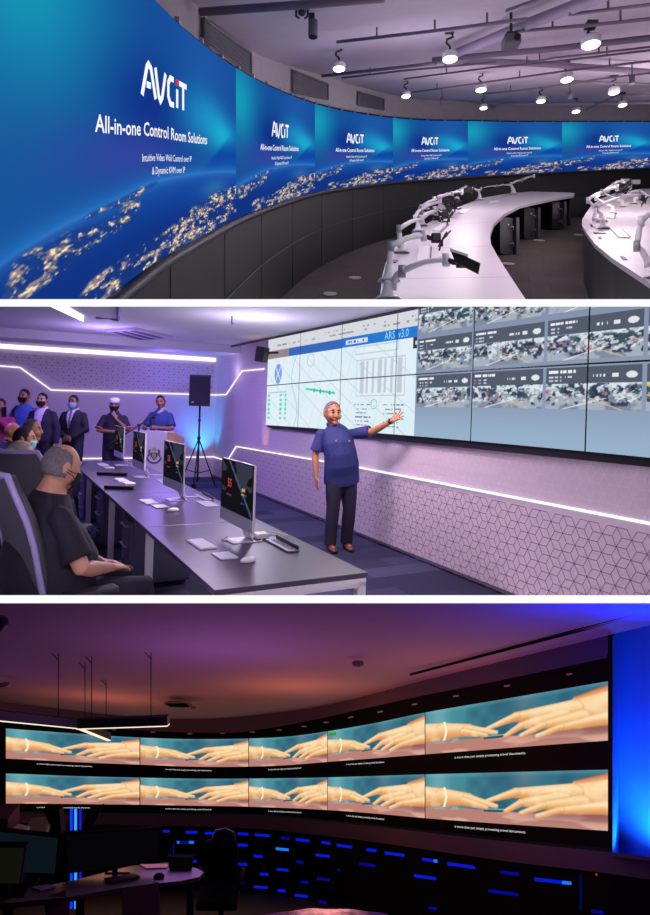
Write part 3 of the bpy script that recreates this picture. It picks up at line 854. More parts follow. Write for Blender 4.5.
STAND = dict(spine=[(0, 0, .90), (0, 0, 1.0), (0, .01, 1.12), (0, .01, 1.25), (0, 0, 1.345), (0, -.005, 1.40), (0, -.01, 1.455)],
             srad=[(.165, .12), (.172, .125), (.160, .120), (.170, .124), (.165, .105), (.120, .088), (.068, .064)],
             neck=[(0, -.015, 1.42), (0, .0, 1.50)], head=(0, .02, 1.58), sh=.168, shz=1.345,
             hip=(.085, 0, .88), knee=(.095, .02, .49), ankle=(.10, 0, .09))
SEAT = dict(spine=[(0, -.02, .52), (0, -.03, .62), (0, -.03, .74), (0, -.02, .87), (0, 0, .965), (0, .01, 1.025), (0, .02, 1.08)],
            srad=[(.18, .15), (.19, .16), (.185, .16), (.18, .14), (.165, .110), (.122, .092), (.072, .068)],
            neck=[(0, .01, 1.04), (0, .035, 1.12)], head=(0, .06, 1.195), sh=.172, shz=.965,
            hip=(.09, .03, .53), knee=(.13, .46, .54), ankle=(.12, .50, .10))


def person(name, label, loc, rotz, pose, H=1.7, skin_m=None, shirt=None, sleeve='short', trousers=None, shoes=None, hair=None, hair_fn=None,
           arms=None, hands=(None, None), head_rot=(0, 0, 0), voxel=.010, belly=0., mask=None, jacket=None, tie=None, cap=None, chub=1., collar=True, untuck=True, group=None, cuffs=None, hsize=1., fat=1., hem=.09):
    k = H / 1.7; P = dict(pose)
    t = thing(name, label, 'person', loc, rotz, group)
    S = lambda p: V(*p) * k
    spine = [S(p) for p in P['spine']]; srad = [(a * k * (fat if i < 4 else (1 + fat) / 2), (b + (belly if i in (1, 2) else belly * .5 if i == 3 else 0)) * k) for i, (a, b) in enumerate(P['srad'])]
    spine = [p + V(0, (belly * .8 * k if i in (1, 2) else belly * .3 * k if i == 3 else 0), 0) for i, p in enumerate(spine)]
    HM = Matrix.Translation(S(P['head'])) @ Matrix.Rotation(head_rot[2], 4, 'Z') @ Matrix.Rotation(head_rot[0], 4, 'X') @ Matrix.Rotation(head_rot[1], 4, 'Y')
    hs = k * hsize
    b = BM()
    add_head(b, HM, hs, chub)
    limb(b, [S(p) for p in P['neck']] + [S(P['head']) + V(0, -.012, -.03) * k], [.062 * k * chub, .056 * k * chub, .055 * k], 14)
    limb(b, spine, srad, 18, right=(1, 0, 0))
    A = []
    for i, sx in enumerate((-1, 1)):
        shd = V(sx * P['sh'] * (1 + (fat - 1) * .3) + P.get('lean', 0), spine[-2].y / k, P['shz']) * k
        el, wr = [S(p) for p in arms[i]]
        A.append((shd, el, wr))
        limb(b, [shd, shd.lerp(el, .4), el, el.lerp(wr, .3), el.lerp(wr, .75), wr], [.052 * k, .050 * k, .040 * k, .041 * k, .031 * k, .025 * k], 12)
        hd = hands[i] or ((wr - el).normalized(), V(sx, 0, 0), sx, .2, .5)
        add_hand(b, wr, hd[0], hd[1], hd[2], hd[3], hd[4], k)
    L = []
    for sx in (-1, 1):
        pts = [V(P['hip'][0] * sx, P['hip'][1], P['hip'][2]) * k, V(P['knee'][0] * sx, P['knee'][1], P['knee'][2]) * k, V(P['ankle'][0] * sx, P['ankle'][1], P['ankle'][2]) * k]
        if 'legs' in P: pts = [V(*q) * k for q in P['legs'][0 if sx < 0 else 1]]
        L.append(pts)
        limb(b, [pts[0], pts[0].lerp(pts[1], .5), pts[1], pts[1].lerp(pts[2], .35), pts[2]], [.088 * k, .078 * k, .055 * k, .055 * k, .038 * k], 12)
        limb(b, [pts[2] + V(0, -.03, -.03) * k, pts[2] + V(0, .12, -.05) * k], [.035 * k, .03 * k], 10)
    b = remesh(b, voxel, 3)
    # eyes and mouth get their own colour on the one body surface
    eyes = [HM @ (V(sx * .031, .094, .012) * hs) for sx in (-1, 1)]; mouth = HM @ (V(0, .104, -.064) * hs)
    Hi = HM.inverted()
    for f in b.faces:
        c = f.calc_center_median()
        if (c - eyes[0]).length < .013 * hs or (c - eyes[1]).length < .013 * hs: f.material_index = 1
        else:
            q = Hi @ c / hs
            if q.y > .085 and abs(q.z + .065) < .007 and abs(q.x) < .024: f.material_index = 2
            elif q.y > .06 and abs(q.z - .034) < .0055 and .014 < abs(q.x) < .05: f.material_index = 3
    obj('body', b, [skin_m, EYEW, LIP, BROW], t, room_space=False)
    g = .012 * k
    # shirt
    def torso(grow, hem=True):
        b = BM(); rr = [(a + grow, c + grow) for a, c in srad]; pp = list(spine)
        if hem and untuck: pp = [spine[0] - (spine[1] - spine[0]).normalized() * P.get('hem', .09) * k] + pp; rr = [(rr[0][0] * 1.05, rr[0][1] * 1.25)] + [(rr[0][0] * 1.04, rr[0][1] * 1.18)] + rr[1:]
        pp[-1] = pp[-2].lerp(pp[-1], .85); rr[-1] = (rr[-1][0] + .004 * k, rr[-1][1] + .002 * k)
        sweep(b, pp, rr, 20, right=(1, 0, 0))
        return b
    def sleeves(b, grow, ln):
        for shd, el, wr in A:
            if ln == 'short':
                limb(b, [shd, shd.lerp(el, .45)], [.050 * k + grow, .053 * k + grow], 12); sweep(b, [shd.lerp(el, .25), shd.lerp(el, .82)], [.053 * k + grow, .063 * k + grow], 14)
            else:
                sweep(b, [shd, shd.lerp(el, .5), el, el.lerp(wr, .5), wr.lerp(el, .03)], [.050 * k + grow, .050 * k + grow, .046 * k + grow, .042 * k + grow, .033 * k + grow], 14)
                ball(b, shd, .050 * k + grow); ball(b, el, .046 * k + grow)
    if shirt:
        b = torso(g * .9 if jacket else g); sleeves(b, g * .6 if jacket else g, sleeve)
        b = remesh(b, voxel, 3)
        if tie:
            for f in b.faces:
                c = f.calc_center_median()
                if c.y > 0 and abs(c.x) < .022 * k and c.z > 1.08 * k: f.material_index = 1
        sh = obj('shirt', b, [shirt] + ([tie] if tie else []), t, room_space=False)
        if collar:
            b = BM(); n0 = S(P['spine'][-1]) + V(0, .004, -.020) * k
            for sx in (-1, 1):
                pts = [n0 + V(.071 * k * chub * math.cos(a), .070 * k * math.sin(a) + .004, .022 * k - .040 * k * max(0, math.sin(a))) for a in np.linspace(-PI / 2, PI / 2 * .86, 9)]
                pts = [V(n0.x + (p.x - n0.x) * sx, p.y, p.z) for p in pts]
                sweep(b, pts, (.022 * k, .006 * k), 6, right=(0, 0, 1))
            obj('collar', b, shirt, sh, room_space=False)
        if cuffs:
            b = BM()
            for shd, el, wr in A[:1]: pass
            for shd, el, wr in A: sweep(b, [shd.lerp(el, .79), shd.lerp(el, .84)], .062 * k + g * 1.15, 14)
            obj('sleeve_trim', b, cuffs, sh, room_space=False)
    if jacket:
        b = torso(g * 2.0); sleeves(b, g * 1.5, 'long'); b = remesh(b, voxel, 3)
        zt, zb = 1.44 * k, (1.08 if tie else .93) * k; wv = .075 * k if tie else .085 * k
        dead = []
        for f in b.faces:
            c = f.calc_center_median(); u = (c.z - zb) / (zt - zb)
            if c.y > 0.0 and u > 0 and abs(c.x) < wv * (.35 * (0 if tie else 1) + (1 if tie else .65) * min(1, u)): dead.append(f)
        bmesh.ops.delete(b, geom=dead, context='FACES')
        obj('jacket', b, jacket, t, room_space=False)
    # trousers
    b = BM(); limb(b, [spine[0] - V(0, 0, .0), spine[0].lerp(spine[1], .8)], [(srad[0][0] + g * .3, srad[0][1] + g * .3), (srad[1][0] - .004, srad[1][1] - .004)], 18, right=(1, 0, 0))
    for pts in L:
        limb(b, [pts[0], pts[0].lerp(pts[1], .5), pts[1], pts[1].lerp(pts[2], .4)], [.092 * k + g, .086 * k + g, .066 * k + g, .066 * k + g], 14)
        sweep(b, [pts[1].lerp(pts[2], .3), pts[1].lerp(pts[2], .6), pts[2] + V(0, 0, -.02) * k], [.066 * k + g, .062 * k + g, .060 * k + g], 14)
    b = remesh(b, voxel, 3); obj('trousers', b, trousers, t, room_space=False)
    for pts in L:
        b = BM(); a = pts[2]; z0 = a.z - .09 * k
        fd = P.get('foot', V(0, 1, 0))
        limb(b, [V(a.x, a.y, z0 + .045 * k) - fd * .045 * k, V(a.x, a.y, z0 + .045 * k) + fd * .04 * k, V(a.x, a.y, z0 + .032 * k) + fd * .12 * k, V(a.x, a.y, z0 + .028 * k) + fd * .17 * k], [(.037 * k, .044 * k), (.042 * k, .046 * k), (.046 * k, .032 * k), (.038 * k, .026 * k)], 12, right=(1, 0, 0))
        for v in b.verts: v.co.z = max(v.co.z, z0)
        obj('shoe', b, shoes, t, room_space=False)
    if hair: obj('hair', shell(HM, hs, hair_fn, chub=chub), hair, t, room_space=False)
    if cap:
        b = BM(); lathe(b, [(.088, .052), (.092, .06), (.091, .10), (.080, .118), (.05, .127), (.01, .13)], HM @ Matrix.Diagonal((hs * .95, hs * 1.12, hs, 1)) @ Matrix.Rotation(-.08, 4, 'X'))
        obj('cap', b, cap, t, label='round brimless white cap', room_space=False)
    if mask:
        kp = lambda x, y, z: y > .42 + .3 * abs(z + .45) and -.97 < z < -.08
        b = shell(HM, hs, kp, grow=1.16, th=.008, noise_a=.0, chub=chub)
        for sx in (-1, 1):
            for zz in (-.02, -.062): sweep(b, [HM @ (V(sx * .058 * chub, .072, zz) * hs), HM @ (V(sx * .084 * chub, .03, -.01 + zz * .4) * hs), HM @ (V(sx * .088 * chub, -.012, .0 + zz * .3) * hs)], .0022, 5)
        obj('face_mask', b, mask, t, room_space=False)
    return t, HM, hs, A


def h_short(front=.45, low=-.25):
    def f(x, y, z):
        if z > .55: return y < front + .35 * (z - .2)
        if abs(x) > .5 or y < 0: return z > low + (.0 if y < -.2 else .25) and y < .25 + .3 * z
        return y < front * .6 and z > .2
    return f
h_bald = lambda x, y, z: (y < .05 and -.35 < z < .42) and (y < -.1 or z > -.05)
h_thin = lambda x, y, z: y < .30 + .25 * z and z > -.38 and (y < -.05 or z > .0)
# ============================================================ ROOM TWO: briefing room with display wall
CUR[0] = 2
C0 = V(-2.43, 13.83, 0); EW = V(-.4558, .8901, 0); EN = V(.8901, .4558, 0)   # walls
DE = V(-.470, .883, 0); DN = V(.883, .470, 0)                                      # desk row
def ray(px, py): return (CAMM.to_3x3() @ V((px - PX) / F, 1, -(py - PY) / F))
def onz(px, py, z): d = ray(px, py); return EYE + d * ((z - EYE.z) / d.z)
def W2(px, py, Y): d = ray(px, py); return EYE + d * (Y / d.y)
def WR(s, z, off=0.): return C0 - EW * s - EN * off + V(0, 0, z)      # right wall, s metres from the corner
def WB(t, z, off=0.): return C0 - EN * t - EW * off + V(0, 0, z)      # back wall, t metres left of the corner
def hitR(px, py):
    d = ray(px, py); q = EYE - C0; t = -q.dot(EN) / d.dot(EN); p = EYE + d * t; return -(p - C0).dot(EW), p.z
def hitB(px, py):
    d = ray(px, py); t = -(EYE - C0).dot(EW) / d.dot(EW); p = EYE + d * t; return -(p - C0).dot(EN), p.z
A0 = onz(214.6, 590.4, .75)
def DK(a, n, z=0.): return V(A0.x, A0.y, 0) + DE * a + DN * n + V(0, 0, z)
DROT = math.atan2(DN.y, DN.x)
def DT(a, n, z=0., r=0.): return Matrix.Translation(DK(a, n, z)) @ Matrix.Rotation(DROT + r, 4, 'Z')

WALLM = mat('lilac_wall', (204, 186, 200), .75); LINE = mat('wall_line_dark', (120, 102, 124), .7); LINE2 = mat('wall_line_pale', (226, 214, 232), .7); LINE3 = mat('wall_line_mid', (150, 132, 168), .7)
CH = 2.82
_, zS = hitR(355, 466.5); LOW = zS
# --- right wall with cube line pattern below the light strip
def rhomb(b, fn, x0, x1, z0, z1, a, w, mi, keep=None):
    dx = a * 1.5; dz = a * math.sqrt(3); i = 0; x = x0
    while x < x1 + a:
        z = z0 - dz + (dz / 2 if i % 2 else 0)
        while z < z1 + dz:
            c = (x, z)
            hx = [(c[0] + a * math.cos(PI / 3 * k), c[1] + a * math.sin(PI / 3 * k)) for k in range(6)]
            segs = [(hx[0], hx[1]), (hx[1], hx[2]), (hx[2], hx[3])] + [(c, hx[k]) for k in (0, 2, 4)]
            for p, q in segs:
                m = ((p[0] + q[0]) / 2, (p[1] + q[1]) / 2)
                if all(x0 <= r[0] <= x1 and z0 <= r[1] <= z1 for r in (p, q)) and (keep is None or keep(*m)): stroke2(b, [p, q], w, fn, mi)
            z += dz
        x += dx; i += 1
b = BM()
quad(b, [WR(0, 0), WR(13.5, 0), WR(13.5, CH), WR(0, CH)], 0)
up_s = hitR(238, 446)[0]
rhomb(b, lambda x, z: WR(x, z, .004), .1, 12.5, .03, LOW - .01, .085, .0045, 1, lambda x, z: True if x > up_s else z < .5)
rhomb(b, lambda x, z: WR(x, z, .004), .1, 12.5, LOW + .05, CH - .05, .085, .003, 2, lambda x, z: x > .5)
obj('wall_right', b, [WALLM, LINE, LINE2], kind='structure', normals=False)
b = BM(); quad(b, [WB(0, 0), WB(7, 0), WB(7, CH), WB(0, CH)], 0)
def kb(x, z): return z > 1.86 + .07 * 0 + (max(0, min(.42, (x - 3.0) * .5)))
rhomb(b, lambda x, z: WB(x, z, .004), .05, 6.9, 1.86, CH - .3, .07, .007, 1, kb)
obj('wall_back', b, [WALLM, LINE3], kind='structure', normals=False)

# --- light strips
LED = glow('led_strip', (246, 240, 255), 1.25)
def strip(pts, wall, lab, w_=.016, off=.02):
    b = BM(); sweep(b, [wall(s, z, off) for s, z in pts], (w_, w_ * .8), 6); return obj('light_strip', b, LED, label=lab, cat='light strip', group='slim white light strips on the walls')
sA, zA = hitR(228, 461); sB, zB = hitR(237, 446.5); s9, z9 = 13.3, LOW
strip([(0, zA), (sA, zA), (sB, zB), hitR(355, 466.5), hitR(650, 523), (13.3, hitR(650, 523)[1])], WR, 'long white light strip low along the display wall behind the presenter')
tB, zBk = hitB(100, 458.4)
strip([(0, zA), (tB, zBk), (6.8, zBk)], WB, 'white light strip low on the back wall behind the lectern')
strip([(0, hitR(217, 395)[1]), hitR(227, 394.6), hitR(243, 371), hitR(265, 369)], WR, 'short bent white light strip right of the loudspeaker, ending at the displays')
strip([(0, hitB(215, 395)[1]), hitB(100, 391.6), hitB(51, 390), hitB(20, 367.5), hitB(0, 366), (6.9, hitB(0, 366)[1])], WB, 'white light strip along the back wall above the standing men, stepping up at left', .018)
b = BM(); sweep(b, [WR(s, .03, .015) for s in (0, 13.3)], (.03, .012), 4); obj('baseboard_right', b, mat('dark_skirting', (52, 44, 66), .6), kind='structure')

# --- floor and ceiling
b = BM(); quad(b, [V(-9, .2, 0), V(8, .2, 0), V(8, 16, 0), V(-9, 16, 0)]); obj('floor', b, carpet_mat('blue_carpet', (74, 74, 104), (48, 48, 74), .9, .32, -DROT + .0), kind='structure')
b = BM(); q = [WR(13.5, CH), WR(0, CH), WB(7, CH), V(-9, 2, CH), V(3, 1, CH)]
prism(b, q, V(0, 0, .1)); obj('ceiling', b, mat('white_ceiling', (222, 216, 230), .85), kind='structure')
# lowered soffit in front of the back wall, with the cove light behind its lip
SOF = mat('soffit_white', (214, 206, 226), .8)
b = BM(); zl = 2.66
prism(b, [WB(-.02, zl, .55), WB(7, zl, .55), WB(7, zl, 1.5), WB(-.02, zl, 1.5)], V(0, 0, CH - zl)); obj('ceiling_soffit', b, SOF, kind='structure')
b = BM(); sweep(b, [WB(.05, 2.60, .03), WB(6.9, 2.60, .03)], (.03, .05), 6); obj('cove_light', b, glow('cove_glow', (250, 236, 255), 1.4), label='glowing cove light line at the top of the back wall', cat='light strip')
b = BM(); sweep(b, [WR(.1, CH - .03, .18), WR(13, CH - .03, .18)], (.02, .02), 6)
obj('ceiling_shadow_gap', b, mat('gap_dark', (60, 50, 70), .8), label='dark gap line where ceiling meets the display wall', cat='trim')

# --- ceiling fittings
WM = mat('white_metal', (232, 230, 236), .4)
def onc(px, py): return onz(px, py, CH)
b = BM(); p = [onc(48, 303), onc(62, 303), onc(83.5, 315.5), onc(83.5, 320)]
prism(b, p, V(0, 0, -.03)); obj('ceiling_light', b, glow('panel_glow', (255, 250, 255), 1.6), label='bright white angular ceiling light at the top left', cat='ceiling light')
b = BM(); p = [onc(119, 303), onc(118, 319.5), onc(96, 317), onc(84, 306)]
sweep(b, p[:3], (.03, .03), 4); obj('ceiling_recess', b, mat('recess_lilac', (170, 150, 205), .7), label='lilac edge of a stepped ceiling recess beside the angular light', cat='ceiling trim')
p = [onc(105, 329), onc(134, 327), onc(173, 336.5), onc(140, 339)]
t = thing('ceiling_vent', 'lilac rectangular ceiling cassette vent with dark slots', 'vent', (p[0] + p[2]) / 2)
b = BM(); prism(b, p, V(0, 0, -.035)); obj('frame', b, mat('vent_lilac', (196, 182, 216), .6), t)
for k, v in enumerate((.2, .5, .8)):
    b = BM(); a = lambda u, v: p[0].lerp(p[1], v).lerp(p[3].lerp(p[2], v), u) + V(0, 0, -.038)
    prism(b, [a(.1, v - .07), a(.9, v - .07), a(.9, v + .07), a(.1, v + .07)], V(0, 0, -.004)); obj('slot', b, mat('slot_dark', (92, 74, 120), .7), t)
for px, py, lab in ((171, 341.5, 'bright round downlight in the ceiling left of the loudspeaker'),):
    c = onc(px, py); c.z = CH; t = thing('downlight', lab, 'ceiling light', c)
    b = BM(); lathe(b, [(.10, 0), (.10, -.015), (.075, -.02)], Matrix.Translation(c)); obj('ring', b, WM, t)
    b = BM(); lathe(b, [(.07, -.021), (.07, -.024)], Matrix.Translation(c)); obj('lamp', b, glow('down_glow', (255, 252, 255), 6), t)
c = onc(232, 316); b = BM(); sweep(b, [c, c + V(0, 0, -.09)], .012, 8); ball(b, c + V(.01, 0, -.1), (.02, .02, .02)); obj('sprinkler', b, mat('sprinkler_grey', (120, 108, 130), .5), label='small sprinkler head hanging from the pale ceiling', cat='sprinkler')
c = W2(262, 354.5, 10.2); t = thing('wall_speaker', 'small black speaker mounted on wall left of the displays', 'speaker', c)
b = BM(); box(b, (0, 0, 0), (.17, .15, .25), Matrix.Translation(c) @ Matrix.Rotation(-.5, 4, 'Z') @ Matrix.Rotation(.15, 4, 'Y'), bev=.01); obj('speaker_box', b, BLK, t)
b = BM(); sweep(b, [c + V(0, 0, .02), c + V(.25, .13, .05)], .02, 8); obj('bracket', b, BLK, t)

# --- display wall
def hitD(px, py):
    d = ray(px, py); q = C0 - EN * .093; t = -(EYE - q).dot(EN) / d.dot(EN); w_ = EYE + d * t; return -(w_ - q).dot(EW), w_.z
sL = hitD(267, 383)[0]; PW = (hitD(396, 370)[0] - sL) / 3; print('PW', PW, hitD(299, 380)[0] - sL, hitD(340.5, 380)[0] - sL, hitD(471, 380)[0] - sL, hitD(586, 380)[0] - sL, 'M', hitD(415, 400)[0] - sL, [hitD(x, 380)[0] - sL for x in (471, 542, 643)])
zbot, zsm, ztop = 1.39, 2.085, 2.80
sN = hitR(640, 456)[0]
def WD(s, z, off=0.): return WR(s, z - .10 * max(0., (sN - s) / (sN - sL)) ** 1.6 * min(1., max(0., (ztop - z) / (ztop - zsm))), off)
Z2S = ztop - zbot
sM = hitD(415, 400)[0]
def wallpic(u, v):
    """whole-wall picture: u is metres from the left edge, v metres above the bottom edge"""
    kk = 4.35 / (sM - sL); s = u * kk; z = v
    c = np.zeros(u.shape + (3,)); c[:] = (226, 240, 248)
    M = 4.35
    c = mixc(c, (208, 236, 244), sstep(.4, 1, vnoise(s * 2, z * 2, 2)) * .8)
    # streets
    def ln(a, b2, c2, w_, col, al=.9):
        nonlocal c
        d = np.abs(a * s + b2 * z - c2) / math.hypot(a, b2); c = mixc(c, col, sstep(w_, w_ * .3, d) * al * .7 * (z < 1.08) * (s < M))
    for k in range(9): ln(.5, 1, .3 + k * .31 + .07 * math.sin(k * 5), .008, (176, 186, 200), .8)
    for k in range(11): ln(1, -.5, -.2 + k * .37 + .06 * math.sin(k * 3), .007, (186, 192, 204), .7)
    river = np.abs(s - 1.15 - .12 * np.sin(z * 6)); c = mixc(c, (140, 214, 222), sstep(.02, .006, river) * (z < 1.1))
    g = (np.abs(z - (.60 - .09 * (s - 1.55))) < .016) & (s > 1.55) & (s < 2.5); c[g] = (70, 210, 170)
    for sx, zz in ((1.85, .57), (2.05, .55), (2.33, .525)): c[np.hypot(s - sx, z - zz) < .035] = (40, 190, 160)
    d = np.hypot(s - .48, z - .86); g = (d < .15) & (np.abs(np.abs(s - .48) - np.abs(z - .86)) > .015); c[g & (d > .03)] = (120, 160, 225)
    d = np.hypot((s - 1.7), (z - 1.0) * 1.4); c[(np.abs(d - .12) < .008)] = (180, 190, 200)
    for k in range(6):
        for sx in (.12, .62, .82): 
            g = (np.abs(s - sx) < .04) & (np.abs(z - (.14 + k * .075)) < .022); c[g] = (90, 215, 190)
    c[(np.abs(z - .57) < .008) & (s > .1) & (s < .85)] = (90, 200, 190)
    box_ = lambda x0, x1, z0, z1: (s > x0) & (s < x1) & (z > z0) & (z < z1)
    # plan drawing and its two columns of captions
    for x0, x1, z0, z1 in ((3.05, 4.15, .46, .92), (3.0, 4.0, .99, 1.09)):
        e = box_(x0, x1, z0, z1) & ~box_(x0 + .014, x1 - .014, z0 + .014, z1 - .014); c[e] = (196, 206, 214)
    for k in range(7):
        x = 3.15 + k * .14; g = box_(x, x + (.05 if k % 3 else .09), .5, .9); c[g] = (196, 202, 214)
    for col, x0 in ((0, 3.02), (1, 3.72)):
        for k in range(6):
            g = box_(x0 + .03 * (k % 2), x0 + .42 - .05 * (k % 3), .345 - k * .052, .36 - k * .052) & (vnoise(s * 40, z * 0 + k, 4, 2) > .42); c[g] = (128, 138, 146)
    d = np.hypot(s - 3.5, (z - .36) * 1.2); c[(np.abs(d - .07) < .008)] = (120, 205, 190)
    # banner rows
    ban = box_(0, M, 1.10, 1.225); c = mixc(c, (56, 104, 186), ban * 1.0)
    c = mixc(c, (40, 120, 210), (ban & (s > 2.6)) * 1.0); c = mixc(c, (150, 132, 140), (ban & (s < .9)) * 1.)
    c[box_(2.75, 3.30, 1.135, 1.19)] = (216, 228, 236); c[box_(2.80, 3.25, 1.15, 1.175) & (vnoise(s * 30, z * 10, 6, 2) > .5)] = (90, 100, 120)
    c[box_(4.28, 4.42, .98, 1.10)] = (52, 56, 66); c[box_(4.32, 4.38, 1.02, 1.06)] = (220, 220, 225)
    top = box_(0, M, 1.225, 2); c[top] = (214, 218, 224)
    c[box_(.4, M, 1.28, 1.30) & (vnoise(s * 12, z * 2, 9, 2) > .52)] = (150, 152, 160)
    c[box_(2.0, M, 1.33, 1.345) & (vnoise(s * 20, z * 2, 10, 2) > .6)] = (120, 120, 130)
    # camera side
    cam_ = s > M; g = np.zeros_like(c); g[:] = (138, 152, 178)
    g = mixc(g, (152, 178, 204), sstep(.5, 0, z)); g = mixc(g, (112, 124, 150), sstep(.9, 1.5, z) * .7)
    W_ = .905; col = (s - M - .02) / W_; ci = np.floor(col); cu = col - ci
    rows = [(.335, .0), (.735, 1), (1.13, 2)]
    for zb, ri in rows:
        h = .205; r = box_(M + .02, 99, zb, zb + h) & (cu > .01) & (cu < .97)
        vv = (z - zb) / h; sd = ci * 13 + ri * 7
        n1 = vnoise(s * 14 + sd, vv * 4 + sd, 21, 4); n2 = vnoise(s * 26 + sd, vv * 9, 22, 3); n3 = vnoise(s * 18 + sd * 3, vv * 6, 23, 3)
        n4 = vnoise(s * 7 + sd, vv * 2 + sd, 27, 4)
        p = np.zeros_like(c); p[:] = (166, 176, 190); p = mixc(p, (120, 132, 150), sstep(.45, .6, n4) * .8)
        p = mixc(p, (214, 226, 236), sstep(.72, .9, vv)); tree = sstep(.44, .54, n1) * sstep(.36, .5, vv) * sstep(1.02, .85, vv)
        p = mixc(p, (50, 72, 86), tree * .9); p = mixc(p, (236, 240, 244), sstep(.55, .62, n2) * sstep(.2, .35, vv) * .75)
        p = mixc(p, (176, 84, 96), sstep(.68, .74, n3) * .7 * (vv > .3) * (vv < .8)); p = mixc(p, (70, 140, 120), sstep(.28, .22, n3) * (vv > .45) * .5)
        p = mixc(p, (46, 52, 76), sstep(.60, .68, vnoise(s * 18 + sd, vv * 5, 41, 3)) * sstep(.1, .2, vv) * .85)
        p = mixc(p, (240, 242, 244), (np.abs(vv * 2 - cu * 2 + .4) < .05) * (vv < .45) * .7); p = mixc(p, (222, 200, 130), (np.abs(vv * 1.4 + cu * 2 - 1.6) < .03) * (vv < .5) * .7)
        p = mixc(p, (232, 206, 80), ((ci == 3) & (ri == 0) & (vv > .55) & (n3 > .45)) * .85)
        g = np.where(r[..., None], p, g)
        hd = box_(M + .02, 99, zb + h + .004, zb + h + .135) & (cu > .01) & (cu < .97)
        g[hd] = (84, 92, 108)
        tb = lambda x0, x1, z0, z1, th_=.5: hd & (cu > x0) & (cu < x1) & (z > zb + h + z0) & (z < zb + h + z1) & (vnoise(s * 70, z * 0 + ri, 31, 2) > th_)
        g[tb(.04, .34, .090, .112, .3)] = (240, 242, 246); g[tb(.04, .30, .050, .064)] = (205, 210, 220); g[tb(.04, .22, .020, .034)] = (190, 196, 208)
        g[tb(.52, .66, .05, .07)] = (225, 228, 235); e = hd & (np.hypot((cu - .88) * 1., (z - zb - h - .062) * 2.) < .05); g[e] = (226, 230, 236)
        e = hd & (np.abs(cu - .73) < .03) & (np.abs(z - zb - h - .06) < .014); g[e] = (226, 230, 236)
    c = np.where(cam_[..., None], g, c)
    return c
BEZ = mat('bezel_black', (14, 14, 18), .4)
b = BM(); se = sL + PW * 8
prism(b, [WD(sL - .02, zbot - .03, .0), WD(se, zbot - .03, .0), WD(se, ztop + .02, .0), WD(sL - .02, ztop + .02, .0)], -EN * .06)
DSP = obj('mounting_frame', b, BEZ, label='black back frame edging the wall of joined displays', cat='frame')
names = ['first', 'second', 'third', 'fourth', 'fifth', 'sixth', 'seventh', 'eighth']
for r in range(2):
    for i in range(7):
        s0, s1 = sL + i * PW, sL + (i + 1) * PW; z0, z1 = (zbot, zsm) if r == 0 else (zsm, ztop)
        lab = 'flat wall display in the %s row, %s from the left, ' % (('lower', 'upper')[r], names[i]) + (('showing a pale street map' if i < 3 else 'map edge and camera views') if i < 4 else 'showing traffic camera views')
        t = thing('wall_display', lab, 'screen', WD((s0 + s1) / 2, z0, .08), group='joined displays of the video wall')
        b = BM(); prism(b, [WD(s0 + .002, z0 + .002, .06), WD(s1 - .002, z0 + .002, .06), WD(s1 - .002, z1 - .002, .06), WD(s0 + .002, z1 - .002, .06)], -EN * .03); obj('bezel', b, BEZ, t)
        m = .007
        fn = lambda u, v: WD(lerp(s0 + m, s1 - m, u), lerp(z0 + m, z1 - m, v), .093)
        res = 70 + int(i * 30)
        picture('screen', fn, res, int(res * .75), wallpic, t, uvfn=lambda u, v: (lerp(s0 + m, s1 - m, u) - sL, lerp(z0 + m, z1 - m, v) - zbot))
        if r == 1 and i in (2, 3):
            b = BM()
            text2(b, 'ARS' if i == 2 else 'v3.0', .13, (s1 - .04) if i == 2 else (s0 + .03), zbot + 1.162, lambda x, y: WD(x, y, .098), bold=.0, align='RIGHT' if i == 2 else 'LEFT')
            obj('banner_text', b, glow('banner_cyan', (150, 225, 255)), t, normals=False)

# --- desks
DTOP = mat('dark_desktop', (66, 56, 84), .32, spec=.5, var=.05, vscale=3); DEDGE = mat('dark_edge', (30, 28, 36), .4); LEGW = mat('leg_white', (226, 222, 232), .4)
DL = 1.655; DWd = .98
r_ = onz(365, 571, .75); DWd = (V(r_.x, r_.y, 0) - DK(0, 0)).dot(DN)
for k in range(4):
    where = ['nearest one, right in front', 'second from the front', 'third from the front', 'farthest, next to the lectern'][k]
    T = DT(k * DL, 0)
    t = thing('office_desk', 'dark-topped desk with white legs, ' + where, 'desk', T=T, group='row of joined desks')
    b = BM(); box(b, (DWd / 2, DL / 2, .735), (DWd, DL - .006, .03), bev=.003); obj('desktop', b, DTOP, t, room_space=False)
    for x in (.035, DWd - .035):
        for y in ((.03, DL - .03) if k in (0,) else (DL - .03,)):
            b = BM(); box(b, (x, y, .35), (.05, .05, .70)); obj('leg', b, LEGW, t, room_space=False)
    for y in ((.03, DL - .03) if k == 0 else (DL - .03,)):
        b = BM(); box(b, (DWd / 2, y, .695), (DWd - .02, .05, .05)); obj('crossbar', b, LEGW, t, room_space=False)
    b = BM(); box(b, (DWd - .16, DL * .52, .752), (.13, .34, .006)); obj('cable_flap', b, mat('flap_grey', (150, 146, 160), .4, .4), t, room_space=False)

